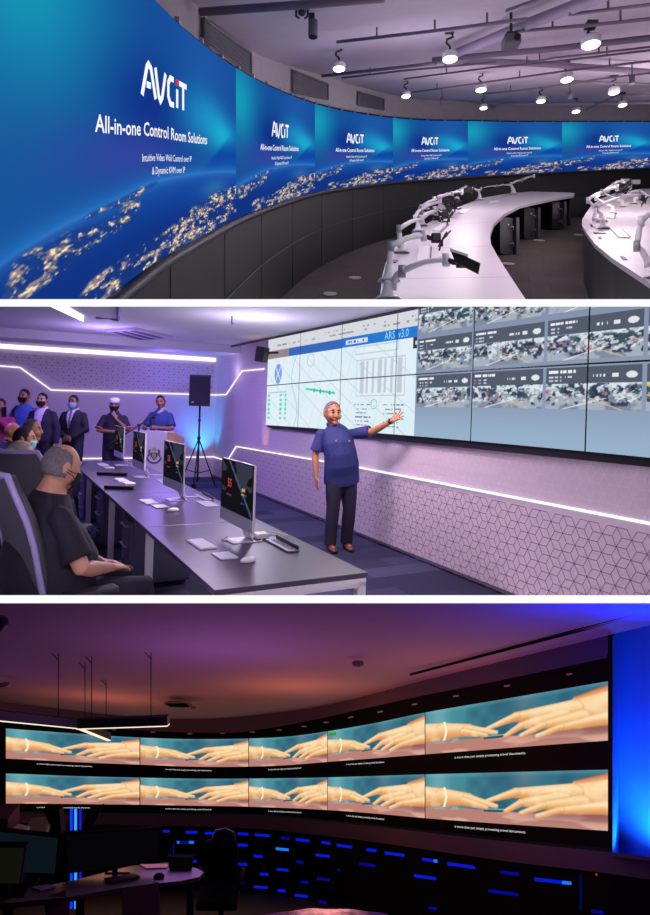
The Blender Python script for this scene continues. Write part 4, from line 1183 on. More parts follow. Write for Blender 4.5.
# pedestals
PED = mat('pedestal_purple', (70, 62, 96), .45); PEDF = mat('pedestal_front', (96, 90, 112), .4)
for a, n, lab in ((2.62, .10, 'large one nearest, behind the seated man\'s knees'), (4.25, .10, 'middle one, seen between white legs'), (5.85, .10, 'farthest one near the desk end')):
    t = thing('drawer_pedestal', 'dark three-drawer pedestal on casters beneath the desks, ' + lab, 'drawer unit', T=DT(a, n), group='drawer pedestals under the desks')
    b = BM(); box(b, (.27, .2, .33), (.52, .42, .56), bev=.004); obj('cabinet', b, PED, t, room_space=False)
    for j in range(3):
        b = BM(); box(b, (.0, .2, .145 + j * .18), (.02, .40, .17), bev=.003); d = obj('drawer', b, PEDF, t, room_space=False)
        b = BM(); sweep(b, [(-.012, .08, .19 + j * .18), (-.04, .1, .19 + j * .18), (-.04, .3, .19 + j * .18), (-.012, .32, .19 + j * .18)], .008, 8); obj('handle', b, PALE, d, room_space=False)
    for x in (.06, .48):
        for y in (.04, .36):
            b = BM(); lathe(b, [(.02, -.012), (.026, -.006), (.026, .006), (.02, .012)], Matrix.Translation((x, y, .027)) @ Matrix.Rotation(PI / 2, 4, 'X'), 12); obj('caster', b, BLK, t, room_space=False)

# --- computers
SILV = mat('silver_white', (214, 212, 222), .35, .1); CHIN = mat('chin_grey', (186, 190, 200), .4)
def macpic(u, v):
    c = np.zeros(u.shape + (3,)); c[:] = (18, 18, 24)
    sh = (vnoise(u * 3.2, v * 3, 12, 3) > .5) & (v > .35); c[sh] = (52, 54, 72)
    d = np.abs(v - (.95 - (u - .3) * 1.3)); c[(d < .04)] = (76, 80, 104)
    e = (np.abs(u - .74) < .055) & (np.abs(v - .50) < .05); c[e & (vnoise(u * 60, v * 50, 3, 2) > .45)] = (214, 184, 90)
    e = (np.abs(u - .74) < .085) & (np.abs(v - .40) < .012); c[e & (vnoise(u * 80, v * 3, 5, 2) > .4)] = (150, 156, 176)
    e = (np.abs(u - .74) < .06) & (np.abs(v - .22) < .012); c[e & (vnoise(u * 80, v * 3, 6, 2) > .4)] = (60, 90, 200)
    return c
def imac(a, n, rz, lab, mirror):
    T = DT(a, n, .75, rz)
    t = thing('desktop_computer', 'slim white all-in-one computer with dark screen, ' + lab, 'computer', T=T, group='all-in-one computers on the desks')
    b = BM(); box(b, (0, 0, .325), (.018, .60, .44), bev=.008); obj('display_body', b, SILV, t, room_space=False)
    b = BM(); box(b, (-.0095, 0, .15), (.003, .592, .075)); obj('chin', b, CHIN, t, room_space=False)
    b = BM(); box(b, (-.0092, 0, .366), (.002, .592, .350)); obj('screen_border', b, mat('border_black', (16, 16, 20), .3), t, room_space=False)
    fn = lambda u, v: V(-.0112, .278 - u * .556, .198 + v * .336)
    picture('screen', fn, 60, 40, macpic, t, room_space=False)
    b = BM(); text2(b, '55', .08, 0, .0, lambda x, y: V(-.0125, -(x - .13 + .01) + .0, .38 + y), bold=.02); text2(b, 'ANNIVERSARY', .016, 0, -.05, lambda x, y: V(-.0125, -(x - .13), .35 + y), bold=.01)
    bm_ = b; obj('screen_lettering', bm_, glow('red_logo', (190, 62, 60)), t, room_space=False, normals=False)
    b = BM(); sweep(b, [(.10, 0, .008), (.085, 0, .03), (.03, 0, .16), (.012, 0, .30)], (.075, .005), 8, right=(0, 1, 0)); box(b, (.03, 0, .004), (.17, .16, .008), bev=.003); obj('stand', b, SILV, t, room_space=False)
    b = BM(); p = [(.10, .02, .09), (.14, .05, .02), (.22, .1, .008), (.32, .05, .008), (.40, -.02, .01)]; sweep(b, p, .004, 6); obj('power_cable', b, mat('cable_white', (220, 218, 226), .5), t, room_space=False)
    return t
foot = [onz(240, 541, .75), onz(176, 500, .75), onz(141, 477, .75), onz(121, 465, .75)]
labs = ['largest and nearest', 'second from the front, before the lectern', 'third from the front, seen almost edge-on', 'farthest, below the man with white cap']
for k, f in enumerate(foot):
    rel = f - DK(0, 0); a, n = rel.dot(DE), rel.dot(DN)
    imac(a, n - .03, [.02, .06, .03, .03][k], labs[k], 0)
KB = mat('keyboard_white', (238, 236, 242), .4); KEY = mat('key_white', (252, 250, 255), .35); KG = mat('key_gap', (170, 166, 180), .5)
def keyboard(T, lab):
    t = thing('keyboard', 'slim white keyboard ' + lab, 'keyboard', T=T, group='white keyboards on the desks')
    b = BM(); box(b, (0, 0, .006), (.115, .28, .010), bev=.002); obj('keyboard_base', b, KG if 0 else KB, t, room_space=False)
    b = BM()
    for i in range(5):
        for j in range(13):
            if i == 4 and 3 < j < 9: continue
            box(b, (.042 - i * .0205 + .0, -.125 + j * .0208, .0125), (.0175, .018, .004))
    box(b, (-.04, .0, .0125), (.0175, .10, .004))
    o = obj('keys', b, KEY, t, room_space=False); return t
def mouse(T, lab):
    b = BM(); ball(b, (0, 0, .012), (.055, .030, .02), None, 16); bmesh.ops.bisect_plane(b, geom=b.verts[:] + b.edges[:] + b.faces[:], plane_co=V(0, 0, .002), plane_no=V(0, 0, -1), clear_outer=True)
    bmesh.ops.transform(b, matrix=T, verts=b.verts)
    obj('mouse', b, KEY, label='white rounded mouse ' + lab, cat='mouse', group='white mice on the desks')
def pad2(T, lab):
    b = BM(); box(b, (0, 0, .006), (.115, .16, .010), T, bev=.003); obj('trackpad', b, KB, label='flat white trackpad ' + lab, cat='trackpad', group='white trackpads on the desks')
def at(px, py, r=0., z=.75): p = onz(px, py, z); return Matrix.Translation(p) @ Matrix.Rotation(DROT + r, 4, 'Z')
keyboard(at(201.5, 545, .05), 'on the nearest desk'); pad2(at(224.5, 556.5, .05), 'on the nearest desk between keyboard and mouse'); mouse(at(248, 562, .3), 'on the nearest desk')
keyboard(at(149, 502.5, .05), 'on the second desk'); pad2(at(160, 507, .05), 'on the second desk'); mouse(at(173, 511.5, .3), 'on the second desk')
keyboard(at(121.5, 480.5, .05), 'on the third desk'); pad2(at(129, 483.5, .05), 'on the third desk')
keyboard(at(103, 465, .05), 'on the farthest desk'); pad2(at(109, 468, .05), 'on the farthest desk')
for px, py, L_, lab in ((112, 475.5, .36, 'upper'), (119, 489.5, .30, 'lower')):
    b = BM(); box(b, (0, 0, .02), (.12 if 0 else L_, .04, .035), at(px, py, -.5), bev=.004); obj('desk_slot', b, BLK, label='long black box lying across the far desks, %s one' % lab, cat='box', group='long black boxes across the desks')
for px, py, lab in ((282, 546, 'beside the nearest computer'), (204, 498, 'beside the second computer')):
    t = thing('cable_tray', 'grey open desk outlet tray ' + lab, 'cable outlet', T=at(px, py, .0, .752), group='desk outlet trays')
    b = BM(); box(b, (0, 0, .006), (.085, .36, .012), bev=.002); obj('tray_lid', b, mat('tray_grey', (150, 150, 164), .35, .5), t, room_space=False)
    b = BM(); box(b, (.035, 0, .02), (.01, .34, .035)); box(b, (0, 0, .0135), (.03, .30, .002)); obj('tray_slot', b, mat('tray_dark', (50, 48, 60), .5), t, room_space=False)
t = thing('power_adapter', 'white power adapter block behind the nearest computer with looping cord', 'power adapter', T=at(261, 538, 0))
b = BM(); box(b, (0, 0, .02), (.09, .09, .036), bev=.01); obj('adapter_body', b, KB, t, room_space=False)
b = BM(); sweep(b, [(0, -.03, .01), (-.05, -.12, .006), (-.2, -.1, .006), (-.28, .02, .006), (-.2, .12, .006)], .004, 6); sweep(b, [(.02, .0, .02), (.1, .03, .03), (.18, -.06, .02)], .004, 6); obj('cord', b, KB, t, room_space=False)
p = onz(181, 577, 0); b = BM()
for k in range(4): box(b, p + V(.02 + .03 * k, .1 + .02 * k, .04 + .01 * (k % 2)), (.035, .09, .05), None, bev=.008)
sweep(b, [p + V(-.15, .1, .02), p + V(-.05, .0, .01), p + V(.0, .1, .05), p + V(.1, .15, .02)], .012, 6)
obj('power_adapters', b, KB, label='white plugs and cords in a heap on the floor under the desk', cat='plugs', kind='stuff')

# --- office chairs
CG = mat('chair_grey', (74, 70, 80), .7, bump=.3, bscale=200); CGD = mat('chair_dark', (40, 38, 48), .6); RIM = mat('chair_rim', (150, 140, 190), .35)
def chair(T, lab):
    t = thing('office_chair', lab, 'chair', T=T, group='high-backed office chairs')
    b = BM()
    P = [(-.12, .48), (-.19, .62), (-.235, .78), (-.265, .95), (-.30, 1.08), (-.345, 1.20), (-.37, 1.30)]
    W_ = [.20, .24, .255, .25, .235, .205, .15]
    def bk(u, v):
        i = v * 6; k = min(5, int(i)); f = i - k; y = lerp(P[k][0], P[k + 1][0], f); z = lerp(P[k][1], P[k + 1][1], f); w_ = lerp(W_[k], W_[k + 1], f)
        x = (u - .5) * 2; return V(x * w_, y + .05 * x * x, z)
    surf(b, bk, 12, 24); bmesh.ops.recalc_face_normals(b, faces=b.faces); bmesh.ops.solidify(b, geom=b.faces[:], thickness=.055)
    obj('backrest', b, CG, t, room_space=False)
    b = BM(); ed = [bk(0, v) for v in np.linspace(0, 1, 14)] + [bk(u, 1) for u in np.linspace(.1, .9, 6)] + [bk(1, v) for v in np.linspace(1, 0, 14)]
    sweep(b, ed, .016, 8); obj('rim', b, RIM, t, room_space=False)
    b = BM(); box(b, (0, .06, .47), (.50, .50, .09), bev=.035); obj('seat', b, CGD, t, room_space=False)
    b = BM(); q = [(-.03, -.375, 1.14), (.05, -.375, 1.14), (.045, -.388, 1.23), (-.025, -.388, 1.23)]; prism(b, [V(x - .12, y - .03, z) for x, y, z in q], V(0, -.006, 0)); obj('tag', b, mat('tag_white', (230, 226, 240), .6), t, label='small white tag', room_space=False)
    for sx in (-1, 1):
        b = BM(); box(b, (sx * .29, .05, .70), (.085, .28, .035), bev=.014); a_ = obj('armrest', b, CGD, t, room_space=False)
        b = BM(); sweep(b, [(sx * .29, .04, .69), (sx * .29, .04, .46), (sx * .2, .04, .43)], .018, 8); obj('armrest_post', b, CGD, a_, room_space=False)
    b = BM(); sweep(b, [(0, .03, .08), (0, .03, .43)], .03, 12); obj('gas_column', b, PALE, t, room_space=False)
    for k in range(5):
        a = 2 * PI * k / 5 + .3; e = V(.31 * math.cos(a), .03 + .31 * math.sin(a), .075)
        b = BM(); sweep(b, [(0, .03, .12), e], [.028, .018], 8); f_ = obj('foot', b, PALE, t, room_space=False)
        b = BM(); lathe(b, [(.022, -.02), (.03, -.012), (.03, .012), (.022, .02)], Matrix.Translation(e + V(0, 0, -.045)) @ Matrix.Rotation(PI / 2, 4, 'X') , 12); obj('caster', b, BLK, f_, room_space=False)
    return t
SA = [.62, 2.2, 3.85, 5.4]
SN = -.74
chair1 = chair(DT(SA[0] + .0, -.665, 0, -PI / 2 + .27), 'high-backed grey office chair nearest, under the man in dark shirt')
# chair local +y faces across the desk
def chT(a, n, r=0.): return DT(a, n, 0, -PI / 2 + r)
dup(chair1, chT(SA[1] - .1, SN + .06, 1.0), 'high-backed grey office chair behind the nearest one, white tag, back turned')
dup(chair1, chT(SA[2] - .1, SN - .30, .9), 'pale grey office chair below the bald man at the left edge')
dup(chair1, chT(SA[1] + .35, SN - .55, .2), 'office chair cropped by the left edge beside the tagged one')

# --- lectern
LWD = mat('lectern_white', (216, 206, 232), .35); LOR = mat('lectern_orange', (214, 160, 140), .5)
Lc = onz(153.5, 458, 1.0); Yl = 10.5; p0 = W2(152, 470, Yl); LT = Matrix.Translation(V(p0.x, p0.y, 0)) @ Matrix.Rotation(.12, 4, 'Z')
t = thing('lectern', 'white lectern with a round crest and microphone at the end of the desks', 'lectern', T=LT)
b = BM(); box(b, (0, 0, .58), (.44, .05, 1.14), bev=.006); obj('front_panel', b, LWD, t, room_space=False)
b = BM(); prism(b, [V(.20, .0, .02), V(.20, .42, .02), V(.20, .42, 1.02), V(.20, .0, 1.14)], V(.03, 0, 0)); obj('side_panel', b, LWD, t, room_space=False)
b = BM(); prism(b, [V(-.22, .0, .02), V(-.22, .42, .02), V(-.22, .42, 1.02), V(-.22, .0, 1.14)], V(.03, 0, 0)); obj('side_panel', b, LWD, t, room_space=False)
b = BM(); prism(b, [V(-.22, .03, 1.12), V(.34, .03, 1.12), V(.46, .42, 1.00), V(-.22, .42, 1.00)], V(0, 0, .03)); obj('reading_top', b, LWD, t, room_space=False)
b = BM(); prism(b, [V(.235, .02, .55), V(.33, .06, .60), V(.46, .42, .66), V(.46, .42, 1.0), V(.34, .03, 1.12), V(.235, .02, 1.14)], V(.012, .02, 0)); obj('side_wing', b, LOR, t, label='peach coloured angled side wing', room_space=False)
b = BM(); cz = .735; cx_ = .03
fnc = lambda x, y: V(cx_ + x, -.029, cz + y)
for r0, mi in ((.115, 0),):
    stroke2(b, [(r0 * math.cos(a), r0 * .95 * math.sin(a) - .02) for a in np.linspace(PI * 1.02, PI * 1.98, 16)], .03, fnc, 0)
pts = [(-.055, .05), (.055, .05), (.06, -.01), (0, -.085), (-.06, -.01)]
quad(b, [fnc(*q) for q in pts[:2] + pts[2:]], 1); quad(b, [V(q.x, q.y - .001, q.z) for q in [fnc(-.03, .035), fnc(.03, .035), fnc(.035, -.01), fnc(0, -.06), fnc(-.035, -.01)]], 2)
for sx in (-1, 1): stroke2(b, [(sx * .10, -.02), (sx * .075, .03), (sx * .085, .07), (sx * .06, .10)], .03, fnc, 0)
stroke2(b, [(-.03, .085), (0, .12), (.03, .085)], .03, fnc, 2)
obj('crest', b, [mat('crest_grey', (90, 84, 110), .6), mat('crest_blue', (60, 60, 120), .6), mat('crest_gold', (200, 160, 90), .6)], t, label='round coloured crest', room_space=False, normals=False)
b = BM(); sweep(b, [(-.05, .15, 1.12), (-.05, .1, 1.28), (-.02, .16, 1.36)], .006, 8); ball(b, (-.015, .17, 1.37), (.025, .03, .025)); obj('gooseneck_microphone', b, BLK, t, room_space=False)

# --- microphone boom in front of the speaker
Yb = 10.2; t = thing('microphone_stand', 'black boom microphone stand reaching from the far computer to the speaker', 'microphone stand', W2(120, 486, Yb - .8))
a, c = W2(107, 445.5, 9.7), W2(157, 414, 10.6)
b = BM(); sweep(b, [a, c], .013, 8); obj('boom', b, BLK, t)
b = BM(); m = a.lerp(c, .62); sweep(b, [m, V(m.x, m.y, .05)], .013, 8); ball(b, m, .03); obj('pole', b, BLK, t)
b = BM(); d = (c - a).normalized(); sweep(b, [c, c + d * .10, c + d * .14], [.016, .03, .03], 10); ball(b, c + d * .17, .042); obj('microphone', b, mat('mic_grey', (120, 140, 140), .5), t)
for k in range(3):
    b = BM(); an = k * 2 * PI / 3 + .4; sweep(b, [V(m.x, m.y, .12), V(m.x + .25 * math.cos(an), m.y + .25 * math.sin(an), .015)], .01, 6); obj('leg', b, BLK, t)

# --- loudspeaker on a tripod
Ys = 12.0; s0 = W2(197.5, 480, Ys); base = V(s0.x, s0.y, 0)
tp = W2(197.5, 406, Ys).z
t = thing('speaker_stand', 'black tripod stand under the loudspeaker in the room corner', 'speaker stand', base)
b = BM(); sweep(b, [base + V(0, 0, .12), base + V(0, 0, tp)], .018, 10); obj('pole', b, BLK, t)
b = BM(); cyl(b, base + V(0, 0, .93), base + V(0, 0, .99), .032); cyl(b, base + V(0, 0, 1.28), base + V(0, 0, 1.32), .028); obj('collar', b, BLK, t)
for k, an in enumerate((PI * .98, -.05, -PI * .5)):
    b = BM(); e = base + V(.36 * math.cos(an), .36 * math.sin(an), .02); sweep(b, [base + V(0, 0, .95), e], .012, 8); l_ = obj('leg', b, BLK, t)
    b = BM(); sweep(b, [base + V(0, 0, .28), base.lerp(e, .62) + V(0, 0, .33)], .009, 6); obj('brace', b, BLK, l_)
t = thing('loudspeaker', 'black loudspeaker box up on a tripod in the corner', 'loudspeaker', base + V(0, 0, tp))
M = Matrix.Translation(base + V(0, 0, tp)) @ Matrix.Rotation(.12, 4, 'Z')
b = BM(); prism(b, [M @ V(-.20, -.15, 0), M @ V(.20, -.15, 0), M @ V(.13, .17, 0), M @ V(-.13, .17, 0)], V(0, 0, .60)); obj('cabinet', b, mat('speaker_black', (30, 26, 44), .5), t)
b = BM(); box(b, (0, -.153, .30), (.37, .008, .54), M, bev=.003); obj('grille', b, mat('grille_black', (22, 18, 40), .7, bump=.6, bscale=300), t)
b = BM(); box(b, (-.13, -.16, .07), (.035, .008, .02), M); obj('badge', b, PALE, t)
b = BM(); q = [base + V(-.1, -.3, .05), base + V(-.02, -.35, .05)]
for k, (dx, s_) in enumerate(((-.22, .14), (-.02, .11))):
    b = BM(); box(b, base + V(dx, -.25, s_ / 2), (s_ * .8, .1, s_), bev=.01); obj('cable_box', b, BLK, label='small black cable box on the floor under the tripod, ' + ('left' if k == 0 else 'right'), cat='box', group='small boxes under the tripod')
# --- uplights
def uplight(px, py, lab, col):
    p = onz(px, py, 0); t = thing('floor_uplight', lab, 'uplight', p)
    b = BM(); box(b, p + V(0, 0, .05), (.22, .14, .1), bev=.02); obj('lamp_housing', b, BLK, t)
    b = BM(); box(b, p + V(0, 0, .15), (.16, .10, .08), bev=.02); obj('lamp_head', b, BLK, t)
    return p
pu = uplight(258, 491, 'black floor uplight throwing warm light on the wall left of the displays', 0)
q = WR(hitR(262, 480)[0], .25, .22)
light('warm_uplight', 'SPOT', q, 60, (255, 190, 95), .02, target=WR(hitR(268, 440)[0], 2.2, .02), spot=.62, blend=1.)
q = WB(.35, .25, .35)
light('cyan_uplight', 'SPOT', q, 90, (40, 200, 255), .03, target=WB(.32, 1.6, .0), spot=1.3, blend=1.)
light('blue_uplight', 'SPOT', WB(.6, .3, .5), 60, (40, 60, 255), .05, target=WB(.8, 2.4, .0), spot=1.6, blend=1.)

# --- room lighting
for (x, y, z, e, cc) in ((-1.2, 6.4, 2.5, 55, (240, 216, 250)), (-5.0, 8.2, 2.6, 60, (150, 110, 255)), (-2.6, 10.4, 2.6, 45, (170, 140, 255)), (.2, 6.2, 2.5, 35, (255, 228, 232))):
    light('ceiling_fill', 'AREA', (x, y, z), e, cc, .5, target=(x, y, 0))  # added area lights under the ceiling, no fixtures there
light('camera_side_fill', 'AREA', (-1.15, 1.7, 1.78), 11, (240, 225, 255), .35, target=(-1.5, 9, 1.4))  # unseen fill added on both sides of the camera to brighten the room
light('camera_side_fill', 'AREA', (1.15, 1.7, 1.72), 9, (255, 228, 225), .35, target=(1.6, 7, 1.2))
for x, y, z, e, cc in ((-1.0, 8.2, 2.3, 34, (238, 228, 255)), (-3.6, 10.0, 2.3, 30, (200, 180, 255)), (-5.2, 10.6, 1.2, 12, (120, 90, 255)), (-3.2, 12.4, 2.35, 14, (150, 125, 255)), (-1.8, 12.6, 2.3, 10, (225, 215, 255)), (.9, 6.3, 2.3, 12, (250, 235, 245))):
    light('ceiling_wash', 'POINT', (x, y, z), e, cc, .3)
# ============================================================ the people of room two
SK = skin('tan', (168, 112, 80)); SK2 = skin('light', (196, 142, 116)); SK3 = skin('deep', (142, 92, 70))
NAVY = mat('navy_cloth', (38, 44, 108), .75, bump=.2, bscale=80); INK = mat('ink_cloth', (26, 22, 44), .8); BLUES = mat('light_blue_cloth', (84, 108, 190), .8, var=.15, vscale=40); TRS = mat('dark_trouser', (30, 24, 52), .8)
SUIT = mat('suit_navy', (30, 26, 52), .75); SUIT2 = mat('suit_black', (24, 20, 38), .75); WSH = mat('white_shirt', (222, 214, 234), .7); TIE = mat('grey_tie', (120, 108, 140), .6)
BRN = mat('shoe_brown', (92, 46, 36), .4); BSH = mat('shoe_black', (18, 16, 22), .4); HB = mat('hair_black', (24, 20, 26), .8); HG = mat('hair_grey', (104, 98, 104), .85, var=.3, vscale=60); HGB = mat('hair_blonde_grey', (168, 150, 132), .85, var=.25, vscale=50)
MB_ = mat('mask_black', (16, 16, 22), .7); MBL = mat('mask_blue', (150, 190, 225), .7); REDC = mat('magenta_cloth', (140, 34, 84), .8); WCAP = mat('cap_white', (220, 216, 236), .7)

# presenter: body turned a little to his left, left arm pointing to the displays
pp = onz(339, 549.5, 0)
PR = dict(STAND); PR['legs'] = [((-.085, 0, .88), (-.10, .03, .48), (-.095, -.02, .09)), ((.085, 0, .88), (.105, .04, .49), (.12, .02, .09))]
RZ = PI + .32; Ri = Matrix.Rotation(-RZ, 3, 'Z')
lw = lambda x, y, z: tuple(Ri @ V(x, y, z))
PR['hem'] = .12; PR['lean'] = .085
PR['spine'] = [(0, 0, .90), (.012, 0, 1.0), (.035, .01, 1.12), (.065, .01, 1.25), (.085, 0, 1.345), (.105, -.005, 1.40), (.12, -.01, 1.455)]
PR['neck'] = [(.11, -.015, 1.42), (.13, .0, 1.50)]
PR['srad'] = [(.160, .12), (.162, .125), (.152, .120), (.150, .120), (.148, .102), (.112, .086), (.066, .062)]; PR['head'] = (.145, .02, 1.588)
armsP = [(lw(.35, -.14, 1.40), lw(.53, -.34, 1.53)), ((.325, -.02, 1.10), (.325, .05, .86))]
handsP = [(Ri @ V(.75, -.40, .50), Ri @ V(-.25, -.9, .6), -1, 1.3, .02), (V(.0, .12, -1), V(1, 0, 0), -1, .2, .45)]
t, HM, hs, A = person('person', 'man in navy short-sleeved shirt standing and pointing at the displays', pp, RZ, PR, 1.71, SK, NAVY, 'short', TRS, BRN, HG, h_thin, armsP, handsP, (-.02, 0, .12), .0065, .03, chub=1.1, fat=1.2, hsize=1.1)
b = BM(); wr = A[0][2]; el = A[0][1]; d = (wr - el).normalized(); sweep(b, [wr - d * .035, wr - d * .010], .034, 14); obj('wristwatch', b, BLK, t, room_space=False, label='black wristwatch')
b = BM()
for x in (-.02, .14): lathe(b, [(.013, 0), (.013, .003)], Matrix.Translation((x, .166, 1.285)) @ Matrix.Rotation(-PI / 2, 4, 'X'), 10)
obj('badge', b, mat('badge_gold', (190, 170, 110), .4, .5), t, room_space=False, label='small gold badges')
b = BM()
for z in (1.33, 1.26, 1.18, 1.09): lathe(b, [(.006, 0), (.006, .003)], Matrix.Translation((.065 if z > 1.2 else .04, .192 if z < 1.2 else .174, z)) @ Matrix.Rotation(-PI / 2, 4, 'X'), 8)
obj('button', b, mat('button_dark', (20, 20, 60), .4), t, room_space=False)
b = BM(); lathe(b, [(.004, 0), (.004, .002)], Matrix.Translation((0, 0, 0))); b.free()

def stand(px, pyhead, Y, lab, **kw):
    top = W2(px, pyhead, Y); H = kw.pop('H', None) or top.z / 1.0
    return person('person', lab, V(top.x, top.y, 0), kw.pop('rz', PI - .2), kw.pop('pose', STAND), H, voxel=.013, **kw)
clasp = [((-.24, .02, 1.12), (-.06, .17, .98)), ((.24, .02, 1.12), (.06, .17, .98))]
hclasp = [(V(.75, .3, -.35), V(-.2, 1, 0), 1, .1, .5), (V(-.75, .3, -.35), V(.2, 1, .1), -1, .1, .5)]
down = [((-.24, -.02, 1.12), (-.25, .03, .88)), ((.24, -.02, 1.12), (.25, .03, .88))]
hdown = [(V(0, .1, -1), V(-1, 0, 0), 1, .1, .4), (V(0, .1, -1), V(1, 0, 0), -1, .1, .4)]
stand(74.5, 395, 10.7, 'man in black suit and tie with pale blue mask, hands clasped', skin_m=SK3, shirt=WSH, sleeve='long', trousers=SUIT2, shoes=BSH, hair=HB, hair_fn=h_short(), arms=clasp, hands=hclasp, mask=MBL, jacket=SUIT2, tie=TIE, untuck=False, rz=PI - .15)
stand(43.5, 393, 10.3, 'man in open navy jacket over white shirt, black mask', skin_m=SK2, shirt=WSH, sleeve='long', trousers=TRS, shoes=BSH, hair=HB, hair_fn=h_short(), arms=down, hands=hdown, mask=MB_, jacket=SUIT, rz=PI - .1, untuck=False)
tb_, *_ = stand(25.5, 389, 10.6, 'man in light blue shirt with shoulder strap and black mask', skin_m=SK, shirt=BLUES, sleeve='long', trousers=TRS, shoes=BSH, hair=HB, hair_fn=h_short(), arms=[((-.23, .06, 1.13), (-.04, .24, 1.08)), ((.26, .03, 1.12), (.14, .22, 1.06))], hands=(None, None), mask=MB_, rz=PI - .15, untuck=False)
b = BM(); sweep(b, [(.13, -.10, 1.46), (.135, .02, 1.50), (.13, .12, 1.42), (.12, .16, 1.25), (.11, .15, 1.08)], (.028, .008), 6, right=(1, 0, 0)); obj('shoulder_strap', b, MB_, tb_, room_space=False, label='black shoulder strap')
think = [((-.24, .10, 1.13), (-.02, .20, 1.34)), ((.25, .06, 1.12), (.0, .20, 1.10))]
think = [((-.25, .10, 1.12), (.0, .22, 1.10)), ((.25, .10, 1.13), (.03, .20, 1.33))]
t, *_ = stand(115, 397.5, 10.9, 'man in white cap and dark polo shirt, hand raised to his black mask', skin_m=SK3, shirt=INK, sleeve='short', trousers=TRS, shoes=BSH, arms=[think[1][:] and ((-.25, .10, 1.13), (-.05, .19, 1.34)), ((.25, .10, 1.12), (-.02, .21, 1.11))],
      hands=[(V(.35, -.15, .8), V(-.5, .8, 0), 1, .1, .8), (V(-1, .05, .1), V(0, 1, .2), -1, .1, .4)], mask=MB_, cap=WCAP, H=1.68, belly=.03, cuffs=mat('trim_coral', (220, 120, 120), .7), rz=PI + .2, head_rot=(-.08, 0, 0))
hold = [((-.27, .10, 1.12), (-.12, .30, 1.14)), ((.27, .08, 1.12), (.14, .30, 1.12))]
stand(161.5, 395, 11.35, 'man in dark blue shirt speaking behind the lectern, head tilted', skin_m=SK3, shirt=mat('teal_navy', (38, 56, 112), .75), sleeve='short', trousers=TRS, shoes=BSH, hair=HB, hair_fn=h_short(.5), arms=hold, hands=(None, None), H=1.76, belly=.02, rz=PI - .2, head_rot=(-.05, .18, .25))
stand(1.5, 399, 9.6, 'person in magenta top raising a phone, cropped at the left edge', skin_m=SK3, shirt=REDC, sleeve='long', trousers=TRS, shoes=BSH, hair=HB, hair_fn=h_short(), arms=[((-.25, .1, 1.15), (-.1, .28, 1.38)), ((.25, .0, 1.12), (.22, .12, .95))], hands=(None, None), rz=PI, H=1.62)
ph = W2(4, 412, 9.2); b = BM(); box(b, ph, (.075, .012, .15), bev=.004); obj('phone', b, BLK, label='dark phone held up by the person in magenta', cat='phone')

# seated row, all facing the desks
faceR = DROT - PI / 2
lap = [((-.27, .04, .80), (-.08, .30, .70)), ((.27, .06, .78), (.06, .33, .70))]
hlap = [(V(.5, .75, -.1), V(-.1, .2, 1), 1, .1, .6), (V(-.5, .75, -.1), V(.1, .2, 1), -1, .1, .6)]
h_back = lambda x, y, z: y < .10 + .35 * max(0, z) and z > -.42 and (y < -.05 or z > -.02) and not (z > .72 and y > -.2 and abs(x) < .4)
def seatp(T, lab, H, **kw):
    return person('person', lab, T.translation, faceR + kw.pop('dr', 0.), SEAT, H, **kw)
seatp(DT(SA[0], -.735, .05), 'balding heavy man in black shirt and black mask, seated nearest with hands in lap', 1.80, skin_m=SK2, shirt=mat('black_shirt', (22, 16, 36), .8, bump=.2, bscale=60), sleeve='short', trousers=INK, shoes=BSH, hair=HG, hair_fn=lambda x, y, z: -.45 < z < .62 - .25 * y and y < .12 and (y < -.05 or z > -.02), dr=.2, fat=1.36, arms=[((-.31, .10, .74), (-.10, .31, .66)), ((.31, .08, .74), (.10, .30, .67))], hands=hlap, mask=MB_, belly=.06, chub=1.1, voxel=.008, head_rot=(-.25, 0, .15), collar=False, hsize=.96)
seatp(DT(SA[1], SN - .14, 0), 'grey-haired seated man with pale hair, second from the front', 1.74, skin_m=SK2, shirt=INK, trousers=INK, shoes=BSH, hair=HGB, hair_fn=lambda x, y, z: y < .35 + .3 * z and z > -.35, arms=lap, hands=hlap, mask=None, voxel=.011, head_rot=(-.1, 0, 0), chub=1.05)
seatp(DT(SA[2], SN - .05, 0), 'dark-haired seated man with light blue mask behind the pale-haired man', 1.78, skin_m=SK, shirt=INK, trousers=INK, shoes=BSH, hair=HB, hair_fn=lambda x, y, z: y < .35 + .3 * z and z > -.3, arms=lap, hands=hlap, mask=mat('mask_cyan', (120, 210, 215), .7), voxel=.013, dr=-.2)
seatp(DT(5.0, SN + .07, .02), 'seated man with short grey hair, fourth in the seated row', 1.80, skin_m=SK, shirt=INK, trousers=INK, shoes=BSH, hair=mat('hair_dark_grey', (70, 66, 74), .85), hair_fn=lambda x, y, z: y < .2 + .3 * z and z > -.3, arms=lap, hands=hlap, voxel=.013, dr=-.3)
seatp(DT(6.0, SN - .10, 0), 'bald seated man at the left edge under the magenta top', 1.72, skin_m=skin('ruddy', (200, 128, 92)), shirt=INK, trousers=INK, shoes=BSH, arms=lap, hands=hlap, voxel=.013, dr=-.4)
